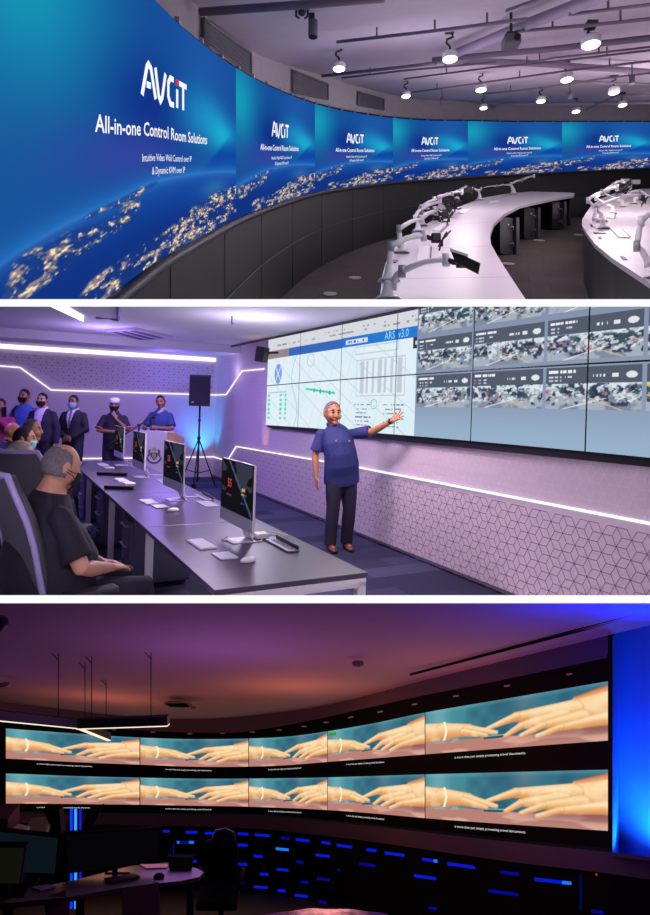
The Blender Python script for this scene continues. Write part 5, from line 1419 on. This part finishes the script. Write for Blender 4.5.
# ============================================================ ROOM THREE: dark control room with two rows of curved displays
CUR[0] = 3
HZ3 = 800.0; K3 = (PY - HZ3) / F
def R3(px, py, h): return C(px, py, h * F / (HZ3 - py))
def P3(X, Y, h): return V(X, Y, K3 * Y + h)
Y3 = curve([-40, 5, 75, 140, 195, 249, 290, 328, 375, 425, 515, 608, 700], [14.6, 15.3, 16.5, 17.1, 17.2, 16.8, 16.0, 14.8, 12.9, 11.2, 9.2, 7.75, 6.8])
q_ = np.linspace(-40, 700, 741); xy_ = np.array([((p - PX) / F * Y3(p), Y3(p)) for p in q_]); s_ = np.concatenate([[0], np.cumsum(np.hypot(*np.diff(xy_, axis=0).T))])
def t2p(s): return float(np.interp(s, s_, q_))
def p2t(p): return float(np.interp(p, q_, s_))
uT = curve([-40, 5, 75, 140, 195, 249, 290, 328, 375, 425, 515, 608, 700], [724, 728, 733, 737, 738.5, 738, 736, 731, 723, 712.5, 697, 681, 665])
uB = curve([-40, 5, 75, 140, 195, 249, 290, 328, 375, 425, 515, 608, 700], [756, 758, 761.5, 764, 766, 766, 764.5, 761.5, 758, 754, 747, 740, 733])
lT = curve([-40, 5, 75, 140, 195, 249, 328, 425, 515, 608, 700], [772, 773, 775.5, 777, 778, 778, 777, 774, 771.5, 769, 767])
lB = curve([-40, 5, 140, 195, 249, 328, 375, 425, 515, 608, 700], [803, 803, 804, 805, 806, 809.5, 813, 817.5, 824, 830, 836])
fT = curve([-40, 0, 60, 112, 170, 228, 275, 320, 425, 515, 609, 700], [707, 712, 720, 726, 730, 731, 726, 718, 695, 677, 657, 638])
fB = curve([-40, 0, 120, 260, 320, 400, 510, 612, 700], [811, 811, 813, 814.6, 819, 827, 838.8, 848.5, 857])
bB = curve([-40, 0, 120, 260, 320, 400, 510, 612, 650, 700], [822, 822, 823.7, 827.6, 834, 844.5, 860, 872, 877, 883])
sT = curve([-40, 0, 60, 112, 170, 225, 275, 320, 425, 515, 612, 700], [697, 702, 709, 715, 719, 718, 713, 706.6, 680, 658, 634.5, 613])
def w3(px, py, off=0.):
    """point of the curved wall seen at px, py, brought off metres into the room"""
    Y = Y3(px); d = 2.
    a = V((px + d - PX) / F * Y3(px + d) - (px - d - PX) / F * Y3(px - d), Y3(px + d) - Y3(px - d), 0); n = V(a.y, -a.x, 0).normalized()
    p = C(px, py, Y); z = p.z; p = p + n * off; p.z = z * (p.y / Y) ** 0 ; return p
def band(f0, f1, p0, p1, off0, off1, n=90, nv=1):
    b = BM(); surf(b, lambda u, v: (lambda p: w3(p, lerp(f0(p), f1(p), v), lerp(off0, off1, v)))(t2p(lerp(p2t(p0), p2t(p1), u))), n, nv); return b
FAS = mat('black_fascia', (7, 6, 7), .8, spec=.1); SOFF = mat('mauve_soffit', (92, 76, 92), .8); BND = mat('brown_band', (92, 76, 92), .8); LOWW = mat('black_panel_wall', (7, 6, 10), .8, spec=.1)
obj('wall_fascia', band(fB, fT, -38, 612, 0, 0), FAS, kind='structure')
obj('wall_soffit', band(fT, sT, -38, 612, .10, .0), SOFF, kind='structure')
obj('wall_ledge', band(bB, fB, -38, 690, .06, .12), BND, kind='structure')
b = BM(); surf(b, lambda u, v: (lambda p: (lambda q: V(q.x, q.y, lerp(K3 * q.y - 2.5, q.z, v)))(w3(p, bB(p), .0)))(t2p(lerp(p2t(-38), p2t(695), u))), 90, 1)
LW3 = obj('wall_lower_dark', b, LOWW, kind='structure')


def hands_pic(u, v):
    W_ = 3.6; x = u * W_; y = v
    c = np.zeros(u.shape + (3,)); c[:] = (70, 138, 152)
    n = vnoise(x * 1.3 + 2, y * 1.2, 4, 3)
    c = mixc(c, (44, 98, 124), sstep(.25, .6, u) * .6); c = mixc(c, (128, 186, 196), np.exp(-((u - .10) ** 2 / .006)) * .6)
    c = mixc(c, (40, 76, 100), sstep(.45, .65, n) * .5); c = mixc(c, (120, 150, 160), np.exp(-((u - .63) ** 2 / .004 + (v - .9) ** 2 / .08)) * .5)
    c = mixc(c, (150, 190, 190), sstep(.9, 1.0, v) * .3)
    tb = sstep(.27, .23, v - .02 * np.sin(u * 7)); t_ = np.zeros_like(c); t_[:] = (186, 130, 118)
    t_ = mixc(t_, (232, 184, 166), sstep(.45, .6, vnoise(x * 1.4, y * 5, 9, 3)) * .7); t_ = mixc(t_, (112, 66, 70), sstep(.2, .0, np.abs(v - .24)) * sstep(.5, .8, u) * .5)
    c = c * (1 - tb[..., None]) + t_ * tb[..., None]
    c = mixc(c, (150, 170, 172), (np.abs(v - .26) < .045) * sstep(.03, .08, u) * sstep(.33, .25, u) * sstep(.4, .6, vnoise(x * 5, y * 16, 14, 3)) * .8)
    g = (np.abs(v - .26 - (u - .47) * .1) < .035) & (u > .40) & (u < .56); c[g] = (40, 78, 92); g = (np.abs(v - .275) < .012) & (u > .41) & (u < .54); c[g] = (96, 172, 190)
    def cap_(x0, y0, r0, x1, y1, r1, col=(252, 204, 142), lo=(206, 128, 74), out=.02):
        nonlocal c
        dx, dy = x1 - x0, y1 - y0; L = dx * dx + dy * dy
        t = np.clip(((x - x0) * dx + (y - y0) * dy) / L, 0, 1); r = r0 + (r1 - r0) * t
        ox, oy = x - x0 - t * dx, y - y0 - t * dy; d = np.hypot(ox, oy) - r
        sh = np.clip(.5 - oy / (r * 2), 0, 1)
        col_ = mixc(np.zeros_like(c) + np.array(col, float), lo, np.clip(sh * 1.1 - .28, 0, 1)); hi = mixc(col_, (255, 236, 196), np.clip(.35 - np.abs(sh - .28), 0, 1) * 1.4)
        hi = mixc(hi, (176, 98, 66), sstep(-.04, -.005, d) * .2); hi = mixc(hi, (255, 240, 210), sstep(.45, .7, vnoise(x * 4, y * 6, 33, 3)) * .35)
        a = sstep(out * .6, -out * .6, d)[..., None]; c = c * (1 - a) + hi * a
    cap_(3.75, .84, .14, 3.15, .76, .075, (196, 88, 48), (130, 50, 30))
    # right hand
    cap_(3.9, .56, .34, 3.0, .54, .22); cap_(3.1, .62, .16, 2.1, .60, .10); cap_(2.1, .61, .09, 1.45, .42, .035)
    cap_(2.9, .50, .16, 2.2, .42, .075); cap_(2.2, .42, .07, 1.9, .25, .05)
    cap_(3.2, .44, .15, 2.55, .38, .07); cap_(2.6, .38, .068, 2.2, .22, .05) ; cap_(3.6, .38, .12, 2.85, .30, .07); cap_(2.9, .31, .066, 2.5, .19, .045)
    g = (np.hypot(x - 2.9, (y - .62) * 3) < .16) & (vnoise(x * 20, y * 40, 3, 2) > .5); c = mixc(c, (255, 236, 180), g * .45)
    # left arm and hand
    cap_(-.5, .50, .27, .45, .49, .20); cap_(.45, .49, .20, 1.1, .46, .13); cap_(1.05, .48, .11, 1.7, .34, .045); cap_(1.0, .42, .10, 1.5, .30, .04)
    br = (np.abs(x - .46 - .10 * np.cos((y - .5) * 5)) < .028) & (y > .28) & (y < .70); c[br] = (255, 244, 214)
    return c


cols = [5, 140, 249.3, 328.5, 426.5, 611]
CAPW = glow('caption_white', (235, 235, 235)); ordn = ['first', 'second', 'third', 'fourth', 'fifth and largest']
for ri, (ft, fb) in enumerate(((uT, uB), (lT, lB))):
    for i in range(5):
        s0, s1 = p2t(cols[i]) + .012, p2t(cols[i + 1]) - .012
        def pt(u, v, off=.03, s0=s0, s1=s1, ft=ft, fb=fb):
            p = t2p(lerp(s0, s1, u)); return w3(p, lerp(fb(p), ft(p), v), off)
        t = thing('display_screen', 'wide display showing two reaching hands, %s from the left in the %s row' % (ordn[i], ('upper', 'lower')[ri]), 'screen', pt(.5, 0), group='displays showing reaching hands')
        nu = int((cols[i + 1] - cols[i]) * 1.7)
        picture('screen', pt, nu, 70 if i > 3 else 50, hands_pic, t)
        b = BM(); H_ = lambda x, y: pt(.43 + x * .36, y, .045)
        text2(b, 'is more than just simply processing travel documents.', .068, 0, -.12, lambda x, y: pt(.43 + (x) * .285, y * 1.0, .045), bold=.0)
        obj('caption', b, CAPW, t, normals=False)
        if ri == 0 and i == 3:
            b = BM(); quad(b, [pt(.02, .83, .04), pt(.10, .83, .04), pt(.10, .93, .04), pt(.02, .93, .04)]); obj('green_marker', b, glow('marker_green', (60, 150, 40)), t, normals=False)

# blue light slots set into the dark wall
SLOTS = [(163, 169.6, 831), (186, 197.6, 832), (205, 224.5, 833), (238, 248.7, 833.6), (255, 270, 835), (177, 179.5, 842, 1), (180, 188, 842.3, 0, .5), (189, 194, 842, 1), (233, 247.6, 844.6), (193, 197, 861), (215, 219, 868), (238.5, 247.6, 864), (235, 244, 883, 0, .5),
         (281, 290, 838, 0, .5), (296, 310, 840), (322, 331, 842.7), (337, 352.5, 846), (367, 377, 850), (385, 405, 854), (276, 289, 849, 1), (240, 248, 845), (254, 263, 856), (316, 330, 855.5), (296.6, 304, 862, 0, .5), (360, 376, 864.6, 0, .7), (277, 289, 869.6), (260, 269, 874), (240, 247, 864, 0, .5),
         (317.5, 330, 879, 0, .6), (301, 309, 882, 0, .7), (338, 340.5, 870, 0, .4), (254, 268, 887, 0, .8), (278, 286, 890.5, 0, .8), (295, 308, 895.6, 0, .8), (319, 327, 902, 0, .7), (422.6, 438, 860, 2), (448, 475.5, 865.4, 0, .8), (500.7, 520, 873, 0, .7), (414.5, 436.5, 877), (489, 519, 892.5, 0, .5),
         (429, 437, 908, 0, .6), (535, 572, 881, 2), (592, 604, 911.6, 0, .6)]
SB = glow('slot_blue', (8, 26, 205)); SD = glow('slot_blue_dim', (6, 10, 130)); SBR = glow('slot_cyan', (28, 120, 245))
for s in SLOTS:
    x0, x1, y = s[:3]; kd = s[3] if len(s) > 3 else 0; br = s[4] if len(s) > 4 else 1.
    m = (x0 + x1) / 2; slope = (bB(x1) - bB(x0)) / (x1 - x0); hgt = .9 + .75 * (9.5 / Y3(m))
    w_ = lambda px, dy: w3(px, y + (px - m) * slope + dy, .012)
    b = BM(); nn = 4
    for k in range(nn):
        a, c = lerp(x0, x1, k / nn), lerp(x0, x1, (k + 1) / nn)
        quad(b, [w_(a, hgt), w_(c, hgt), w_(c, -hgt), w_(a, -hgt)], 1 if (kd == 2 and k == nn - 1) else 0)
    bmesh.ops.remove_doubles(b, verts=b.verts, dist=1e-4)
    obj('light_slot', b, [SBR if kd == 1 else (SB if br > .75 else SD), SBR], LW3, normals=False)
for px, y0, y1 in ((173.5, 843, 857), (581.5, 874, 910)):
    b = BM(); quad(b, [w3(px - .5, y1, .012), w3(px + .5, y1, .012), w3(px + .5, y0, .012), w3(px - .5, y0, .012)]); obj('light_slit', b, SD, LW3, normals=False)
b = BM(); c = w3(597.5, 874, .02); ball(b, c, .012); obj('indicator_light', b, glow('indicator_red', (190, 50, 40)), LW3)
# recessed marks of downlights in the fascia
for px, py in ((30, 722), (74, 726), (114, 728), (153, 730.5), (190, 732), (223, 731.5), (253, 730.5), (280, 728.6), (305, 725), (327, 721), (352, 716), (381.6, 710.5), (416, 703), (457.5, 694.7), (508.6, 684.5), (571, 672.8)):
    b = BM(); y = py + 3; hw = 2.3 + (px / 608) * 1.; pts = [w3(px + hw * math.cos(a), py + 1.2 + .55 * math.sin(a) - math.cos(a) * (.4 if px > 330 else 0), .03) for a in np.linspace(0, 2 * PI, 13)[:-1]]
    prism(b, pts, V(0, .02, 0)); obj('recessed_light', b, mat('recess_grey', (150, 130, 140), .5, emit=(110, 90, 90), es=.25), label='tiny dim recessed light in the black band above the displays', cat='recessed light', group='dim recessed lights above the displays')

# floor, ceiling
b = BM(); quad(b, [P3(-14, 1.5, -2.5), P3(12, 1.5, -2.5), P3(12, 22, -2.5), P3(-14, 22, -2.5)]); obj('floor', b, mat('dark_floor', (48, 32, 28), .7, var=.3, vscale=3), kind='structure')
CH3 = 2.12; CL = mat('plum_ceiling', (190, 160, 176), .85, bump=.15, bscale=90)
b = BM()
def cl3(u, v):
    p = t2p(lerp(p2t(-38), p2t(695), u)); e = w3(p, sT(p), 0.0); c = P3(lerp(-6, 5.5, u), 3.0, CH3); return e.lerp(c, v)
surf(b, cl3, 90, 10); obj('ceiling', b, CL, kind='structure')
# right end: blue-lit recess
BLW = mat('recess_wall_blue', (150, 160, 220), .8); PIER = mat('pier_lilac', (140, 150, 220), .7)
Ya = 8.5
f0 = lambda px, py, Y: C(px, py, Y)
b = BM(); prism(b, [f0(609, 636, 7.6), f0(612.5, 635.5, 7.55), f0(612.5, 850, 7.55), f0(609, 850, 7.6)], V(.0, .03, 0)); obj('trim_3', b, FAS, kind='structure')
b = BM(); quad(b, [f0(612.5, 636, 7.62), f0(619.5, 632, 8.5), f0(619.5, 862, 8.5), f0(612.5, 858, 7.62)]); obj('wall_pier', b, PIER, kind='structure')
b = BM(); quad(b, [f0(619.5, 633, 8.5), f0(690, 610, 7.6), f0(690, 885, 7.6), f0(619.5, 862, 8.5)]); obj('wall_recess', b, BLW, kind='structure')
b = BM(); q = [f0(612, 857, 7.3), f0(700, 866, 6.6), f0(700, 866, 7.5), f0(619, 860, 8.45)]; quad(b, [V(*p) for p in q]); obj('recess_ledge', b, BND, kind='structure')
light('recess_glow', 'AREA', f0(640, 856, 7.7), 10, (30, 130, 255), .12, target=f0(640, 700, 8.1), sy=.05)
light('recess_glow', 'AREA', f0(655, 858, 7.4), 3, (20, 60, 255), .3, target=f0(655, 640, 7.7))
light('recess_blue', 'SPOT', f0(672, 690, 6.4), 300, (0, 25, 255), .1, target=f0(636, 585, 6.9), spot=1.25, blend=1.)
light('pier_blue', 'SPOT', f0(640, 845, 7.9), 120, (0, 20, 255), .08, target=f0(615, 700, 8.), spot=1.2, blend=1.)

# linear slot diffuser in the ceiling
t = thing('slot_diffuser', 'long dark slotted air diffuser slanting across the blue-lit ceiling', 'vent', R3(540, 641, CH3))
for k, dy in enumerate((-1.2, .4, 1.8)):
    b = BM(); pts = [R3(px, lerp(674.5, 610, (px - 410) / 245) + dy * (.5 + (px - 410) / 400), CH3 - .02) for px in np.linspace(410, 670, 12)]
    sweep(b, pts, (.008, .008), 4); obj('slot', b, FAS, t)
t = thing('ceiling_vent', 'oval dark ceiling vent right of the hanging light bars', 'vent', R3(178, 703, CH3))
b = BM(); cc = R3(178, 703.5, CH3 - .02); prism(b, [P3(cc.x + .30 * math.cos(a), cc.y + .42 * math.sin(a), CH3 - .03) for a in np.linspace(0, 2 * PI, 25)[:-1]], V(0, 0, -.02)); obj('vent_plate', b, mat('vent_plum', (92, 70, 76), .6), t)
for k in range(4):
    b = BM(); sweep(b, [P3(cc.x - .22, cc.y - .2 + k * .13, CH3 - .055), P3(cc.x + .22, cc.y - .2 + k * .13, CH3 - .055)], .015, 4); obj('slot', b, FAS, t)
for px, py, r, lab in ((358, 664, .09, 'small round ceiling detector in the middle of the ceiling'), (193.5, 708, .06, 'tiny round fitting just right of the oval vent'), (3, 685.5, .1, 'small flat fitting on the ceiling at the left edge')):
    c = R3(px, py, CH3 - .03); b = BM(); lathe(b, [(r, .02), (r, -.01), (r * .6, -.03)], Matrix.Translation(c), 16); obj('smoke_detector', b, mat('detector_grey', (150, 126, 130), .6), label=lab, cat='detector')
c = C(-3, 624, 6.4); b = BM(); ball(b, c, (.11, .11, .09)); obj('dome_camera', b, BLK, label='dark dome camera cut off at the left edge', cat='camera')

# suspended angular light
hub, eA, eB, eC = R3(78, 719, 1.19), R3(-30, 707, 1.19), R3(168.5, 715.5, 1.19), R3(109, 733, 1.19)
t = thing('linear_light', 'black angular light bars hung on wires, glowing along the lower edge', 'ceiling light', hub)
LL = glow('bar_glow', (255, 236, 205), 1.15)
for e in (eA, eB, eC):
    b = BM(); d = e - hub; sd = V(-d.y, d.x, 0).normalized() * .035; dn = V(0, 0, -.125)
    prism(b, [hub + sd, e + sd, e + sd + dn, hub + sd + dn], -2 * sd); o = obj('light_bar', b, BLK, t)
    b = BM(); lo = V(0, 0, -.13); s2 = sd * .9
    prism(b, [hub + s2 + lo, e + s2 + lo, e - s2 + lo, hub - s2 + lo], V(0, 0, -.012)); obj('led_diffuser', b, LL, o)
for px in (56, 84, 92, 105.6, 151.6):
    q = hub.lerp(eA, (78 - px) / 108) if px < 78 else hub.lerp(eC, (px - 78) / 31) if px in (84, 105.6) else hub.lerp(eB, (px - 78) / 90.5)
    topz = K3 * q.y + CH3 - .02; b = BM(); sweep(b, [q, V(q.x, q.y, topz)], .007, 5); sweep(b, [V(q.x, q.y, topz - .1), V(q.x - .09, q.y, topz)], .006, 5); obj('suspension_wire', b, BLK, t)

# ---------------- silhouettes in the foreground
DSK = mat('dark_wood_top', (50, 30, 28), .45); MON = mat('monitor_black', (8, 8, 10), .7, spec=.15)
def mon(quadp, Y, lab, col, Y2=None):
    Y2 = Y2 or Y; ys = [Y, Y2, Y2, Y]; p = [C(x, y, yy) for (x, y), yy in zip(quadp, ys)]
    cen = (p[0] + p[2]) / 2; t = thing('desk_monitor', lab, 'monitor', V(cen.x, cen.y, min(q.z for q in p)))
    n = (p[1] - p[0]).cross(p[3] - p[0]).normalized()
    if n.y > 0: n = -n
    b = BM(); prism(b, p, -n * .05); obj('monitor_body', b, MON, t)
    b = BM(); i = [q.lerp(cen, .05) + n * .004 for q in p]; prism(b, i, n * .002); obj('screen', b, glow('screen_' + lab.split()[0], col), t)
    b = BM(); m = (p[2] + p[3]) / 2 - n * .04; sweep(b, [m + V(0, 0, .12), m + V(0, 0, -.14)], .03, 8); box(b, m + V(0, 0, -.15), (.26, .18, .015)); obj('stand', b, MON, t)
    return t
# desk
t = thing('control_desk', 'dark wooden control desk cluttered with monitors, lower left', 'desk', R3(90, 889, -.80))
dk = [(-40, 896), (0, 893), (40, 887), (75, 880), (130, 866), (170, 862), (196, 868), (204, 872), (199, 877), (180, 881), (150, 884), (120, 888), (70, 897), (20, 902), (-40, 906)]
b = BM(); prism(b, [R3(x, y, -.78) for x, y in dk], V(0, 0, -.04)); obj('desktop', b, DSK, t)
for (x, y) in ((8, 900), (80, 892), (140, 883), (190, 876)):
    b = BM(); p = R3(x, y, -.83); sweep(b, [p, V(p.x, p.y, K3 * p.y - 2.5)], .04, 8); obj('leg', b, MON, t)
mon([(-16, 829), (60.5, 837), (57, 874.5), (-16, 871)], 6.3, 'wide desk monitor at the left edge with dim teal screen', (9, 20, 28), 5.9)
mon([(-14, 846), (26, 846.5), (20.5, 884), (-14, 883)], 4.9, 'small olive desk monitor in front at the left edge', (17, 18, 12))
mon([(63, 834), (162, 828), (161.5, 861), (66, 874)], 6.2, 'broad black desk monitor in the centre of the dark desk', (5, 4, 9), 6.6)
mon([(167, 857), (193, 858), (191, 873), (170, 872.5)], 6.9, 'tiny black screen standing at the right end of the desk', (4, 4, 6))
# blue light column behind the monitors
p = C(76, 906, 8.0); t = thing('light_column', 'slim post with glowing blue light tubes behind the desk monitors', 'light', p)
for k, (px, cc_, w_) in enumerate(((71.3, (12, 50, 225), .018), (75.6, (50, 150, 255), .018), (80.3, (10, 30, 200), .012))):
    b = BM(); sweep(b, [C(px, 908, 8.0), C(px, 809.5, 8.0)], w_, 8); obj('light_tube', b, glow('tube_%d' % k, cc_, 1.3), t)
b = BM(); box(b, (C(76, 858, 8.1)), (.16, .04, 1.27)); obj('post', b, MON, t)
for q, lab in (([(43, 810), (59, 811), (62, 838), (55, 838), (50, 826)], 'left of the blue light'), ([(88, 811), (97, 811), (88, 830), (80, 833)], 'just right of the blue light'), ([(94, 812), (101, 810), (92, 828), (88, 828)], 'farther right of the blue light')):
    b = BM(); prism(b, [C(x, y, 7.4) for x, y in q], V(0, .12, 0)); obj('tilted_screen_back', b, MON, label='black tilted screen edge rising above the monitors, ' + lab, cat='monitor', group='tilted dark screens above the desk monitors')
# clutter
CARD = mat('cardboard', (84, 52, 36), .8); CREAM = mat('cream_paper', (206, 190, 140), .7)
def blk(px, py, Y, w_, h_, d_, m, nm, lab, cat, rz=0., g=None):
    c = C(px, py, Y); b = BM(); box(b, (0, 0, 0), (w_ * Y / F, d_, h_ * Y / F), Matrix.Translation(c) @ Matrix.Rotation(rz, 4, 'Z'), bev=.006); return obj(nm, b, m, label=lab, cat=cat, group=g)
blk(5, 820, 8, 18, 18, .3, CARD, 'cardboard_box', 'brown cardboard box at the left edge under the displays', 'box')
blk(38, 829, 8, 20, 9, .3, mat('olive_paper', (120, 116, 62), .8), 'document_tray', 'olive folder pile behind the teal monitor', 'folder', .2)
blk(18, 832, 7.8, 14, 4, .2, CREAM, 'paper_stack', 'pale papers beside the olive folders', 'papers', -.3)
blk(141, 915, 5.0, 36, 22, .4, CARD, 'cardboard_box', 'brown box standing beneath the desk in the middle', 'box', .3)
blk(57, 911, 4.9, 20, 9, .3, CARD, 'cardboard_box', 'open tan box at the bottom left beneath the desk', 'box', .5)
def sheet(pp, lab, m=CREAM):
    b = BM(); prism(b, [R3(x, y, -.775) for x, y in pp], V(0, 0, .01)); obj('paper', b, m, label=lab, cat='paper')
sheet([(140, 865), (168, 864.5), (167, 868.5), (146, 869)], 'bright cream paper on the desk right of the big monitor')
sheet([(31, 888), (47, 885), (56, 887), (40, 891)], 'crumpled pale paper on the left part of the dark desk', mat('grey_paper', (130, 124, 120), .8))
b = BM(); ball(b, R3(159, 877, -.76), (.055, .045, .03)); obj('mouse', b, MON, label='black computer mouse at the right end of the dark desk', cat='mouse')
t = thing('keyboard', 'dark keyboard lying below the big black monitor', 'keyboard', R3(122, 880, -.775)); b = BM(); prism(b, [R3(x, y, -.775) for x, y in ((104, 880), (134, 875), (140, 878), (112, 884))], V(0, 0, .02)); obj('keyboard_base', b, MON, t)
# swivel chair
c = C(221, 906, 7.2); cf = V(c.x, c.y, K3 * c.y - 2.5); zt = lambda y: -(y - PY) / F * 7.2
t = thing('desk_chair', 'black office chair with headrest beside the desk end', 'chair', cf)
CHB = mat('chair_black', (9, 8, 9), .8, spec=.1)
b = BM(); box(b, V(c.x - .01, c.y + .1, zt(865)), (.38, .07, .44), bev=.03); obj('backrest', b, CHB, t)
b = BM(); sweep(b, [V(c.x - .10, c.y + .1, zt(846)), V(c.x - .07, c.y + .1, zt(838)), V(c.x + .03, c.y + .1, zt(836.5)), V(c.x + .12, c.y + .1, zt(840)), V(c.x + .13, c.y + .1, zt(847))], .03, 8); box(b, V(c.x + .02, c.y + .12, zt(843)), (.2, .06, .1), bev=.02); obj('headrest', b, mat('headrest_grey', (44, 34, 36), .6), t)
b = BM(); box(b, V(c.x, c.y - .1, zt(886)), (.46, .44, .08), bev=.03); obj('seat', b, CHB, t)
for sx in (-1, 1):
    b = BM(); sweep(b, [V(c.x + sx * .25, c.y - .25, zt(872)), V(c.x + sx * .25, c.y + .05, zt(872)), V(c.x + sx * .2, c.y, zt(886))], .025, 8); obj('armrest', b, CHB, t)
b = BM(); sweep(b, [V(c.x, c.y, zt(888)), V(c.x, c.y, cf.z + .1)], .03, 8); obj('gas_column', b, CHB, t)
for k in range(5):
    a = k * 2 * PI / 5; b = BM(); sweep(b, [V(c.x, c.y, cf.z + .1), V(c.x + .3 * math.cos(a), c.y + .3 * math.sin(a), cf.z + .04)], .025, 8); obj('foot', b, CHB, t)
# mottled rounded surface at the bottom
b = BM(); c = C(325, 948, 4.2)
ball(b, c, (.78, .25, .17), None, 40)
for v in b.verts: v.co += V(0, 0, .018 * mnoise.noise(v.co * 9))
obj('cushion', b, mat('mottled_cushion', (190, 150, 150), .9, var=.5, vscale=14, bump=.5, bscale=60), label='rounded mottled pinkish-grey cushion rising from the bottom edge', cat='cushion')

# lights of the dark room
light('plum_fill', 'POINT', P3(-1.5, 8.0, .2), 80, (165, 110, 210), 1.0)
light('plum_fill', 'POINT', P3(2.4, 6.8, -.2), 30, (150, 100, 215), .8)
light('plum_fill', 'POINT', P3(-6, 9.5, -.1), 40, (120, 80, 195), .8)
light('amber_fill', 'POINT', P3(-.6, 11.5, .7), 62, (255, 150, 105), 1.0)
light('amber_fill', 'POINT', P3(-4.8, 13.0, .9), 52, (255, 150, 110), 1.0)
light('amber_fill', 'POINT', P3(1.8, 8.8, .3), 26, (255, 150, 130), .8)
light('cushion_glow', 'SPOT', C(330, 850, 4.6), 20, (255, 190, 180), .2, target=c, spot=.9)
light('desk_glow', 'POINT', C(120, 845, 7.4), 1., (255, 170, 130), .2)
light('blue_tube', 'POINT', C(76, 878, 7.6), 2.5, (20, 50, 255), .05)
light('ceiling_blue', 'POINT', C(600, 668, 6.2), 45, (10, 30, 255), .2)
light('recess_base_light', 'AREA', f0(648, 857, 7.75), 14, (20, 150, 255), .5, target=f0(648, 800, 7.95), sy=.04)
# ============================================================ floor slabs between the rooms, and trimming to them
CUR[0] = 0
def zs(y): return -(y - PY) / F
SLABW = glow('white_edge_added_glow', (255, 255, 255), 1.0)  # slab edge given its own white glow, it is no lamp
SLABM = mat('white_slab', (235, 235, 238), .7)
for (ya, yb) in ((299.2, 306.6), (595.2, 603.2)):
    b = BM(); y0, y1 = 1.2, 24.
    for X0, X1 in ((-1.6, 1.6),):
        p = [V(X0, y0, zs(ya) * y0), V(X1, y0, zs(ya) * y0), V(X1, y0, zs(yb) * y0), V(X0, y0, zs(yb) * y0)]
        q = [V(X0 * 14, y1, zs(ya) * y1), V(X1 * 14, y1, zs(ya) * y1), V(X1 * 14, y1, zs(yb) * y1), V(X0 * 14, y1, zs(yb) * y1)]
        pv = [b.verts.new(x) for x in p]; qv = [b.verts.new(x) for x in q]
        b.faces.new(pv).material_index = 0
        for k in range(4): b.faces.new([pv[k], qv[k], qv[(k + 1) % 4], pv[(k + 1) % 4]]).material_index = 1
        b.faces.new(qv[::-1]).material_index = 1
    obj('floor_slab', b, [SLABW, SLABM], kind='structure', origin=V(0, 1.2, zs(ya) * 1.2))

LIM = {1: (None, 301.5), 2: (304.5, 597.5), 3: (601., None)}
bpy.context.view_layer.update()
CI = CAMM.inverted()
for o in list(sc.objects):
    if o.type != 'MESH' or o.get('_room') not in LIM or o.get('_room') == 0: continue
    top, bot = LIM[o['_room']]
    M = CI @ o.matrix_world
    me = o.data; n = len(me.vertices)
    if not n: continue
    co = np.zeros(n * 3); me.vertices.foreach_get('co', co); co = co.reshape(-1, 3)
    A = np.array(M); p = co @ A[:3, :3].T + A[:3, 3]
    out = False; gone = False
    for yy, sgn in ((top, 1), (bot, -1)):
        if yy is None: continue
        d = (p[:, 2] - zs(yy) * p[:, 1]) * sgn        # positive = beyond
        if d.max() > 1e-4: out = True
        if d.min() > 0: gone = True
    if gone and not o.children:
        bpy.data.objects.remove(o); continue
    if not out: continue
    if me.users > 1: me = me.copy(); o.data = me
    b = bmesh.new(); b.from_mesh(me); Mi = M.inverted()
    for yy, sgn in ((top, 1), (bot, -1)):
        if yy is None: continue
        nrm = V(0, -zs(yy), 1) * sgn
        bmesh.ops.transform(b, matrix=M, verts=b.verts)
        r = bmesh.ops.bisect_plane(b, geom=b.verts[:] + b.edges[:] + b.faces[:], plane_co=V(0, 0, 0), plane_no=nrm, clear_outer=True)
        bmesh.ops.transform(b, matrix=Mi, verts=b.verts)
    b.to_mesh(me); b.free()
for _ in range(2):
    for o in list(sc.objects):
        if o.type == 'EMPTY' and not o.children: bpy.data.objects.remove(o)
for o in sc.objects:
    if '_room' in o: del o['_room']
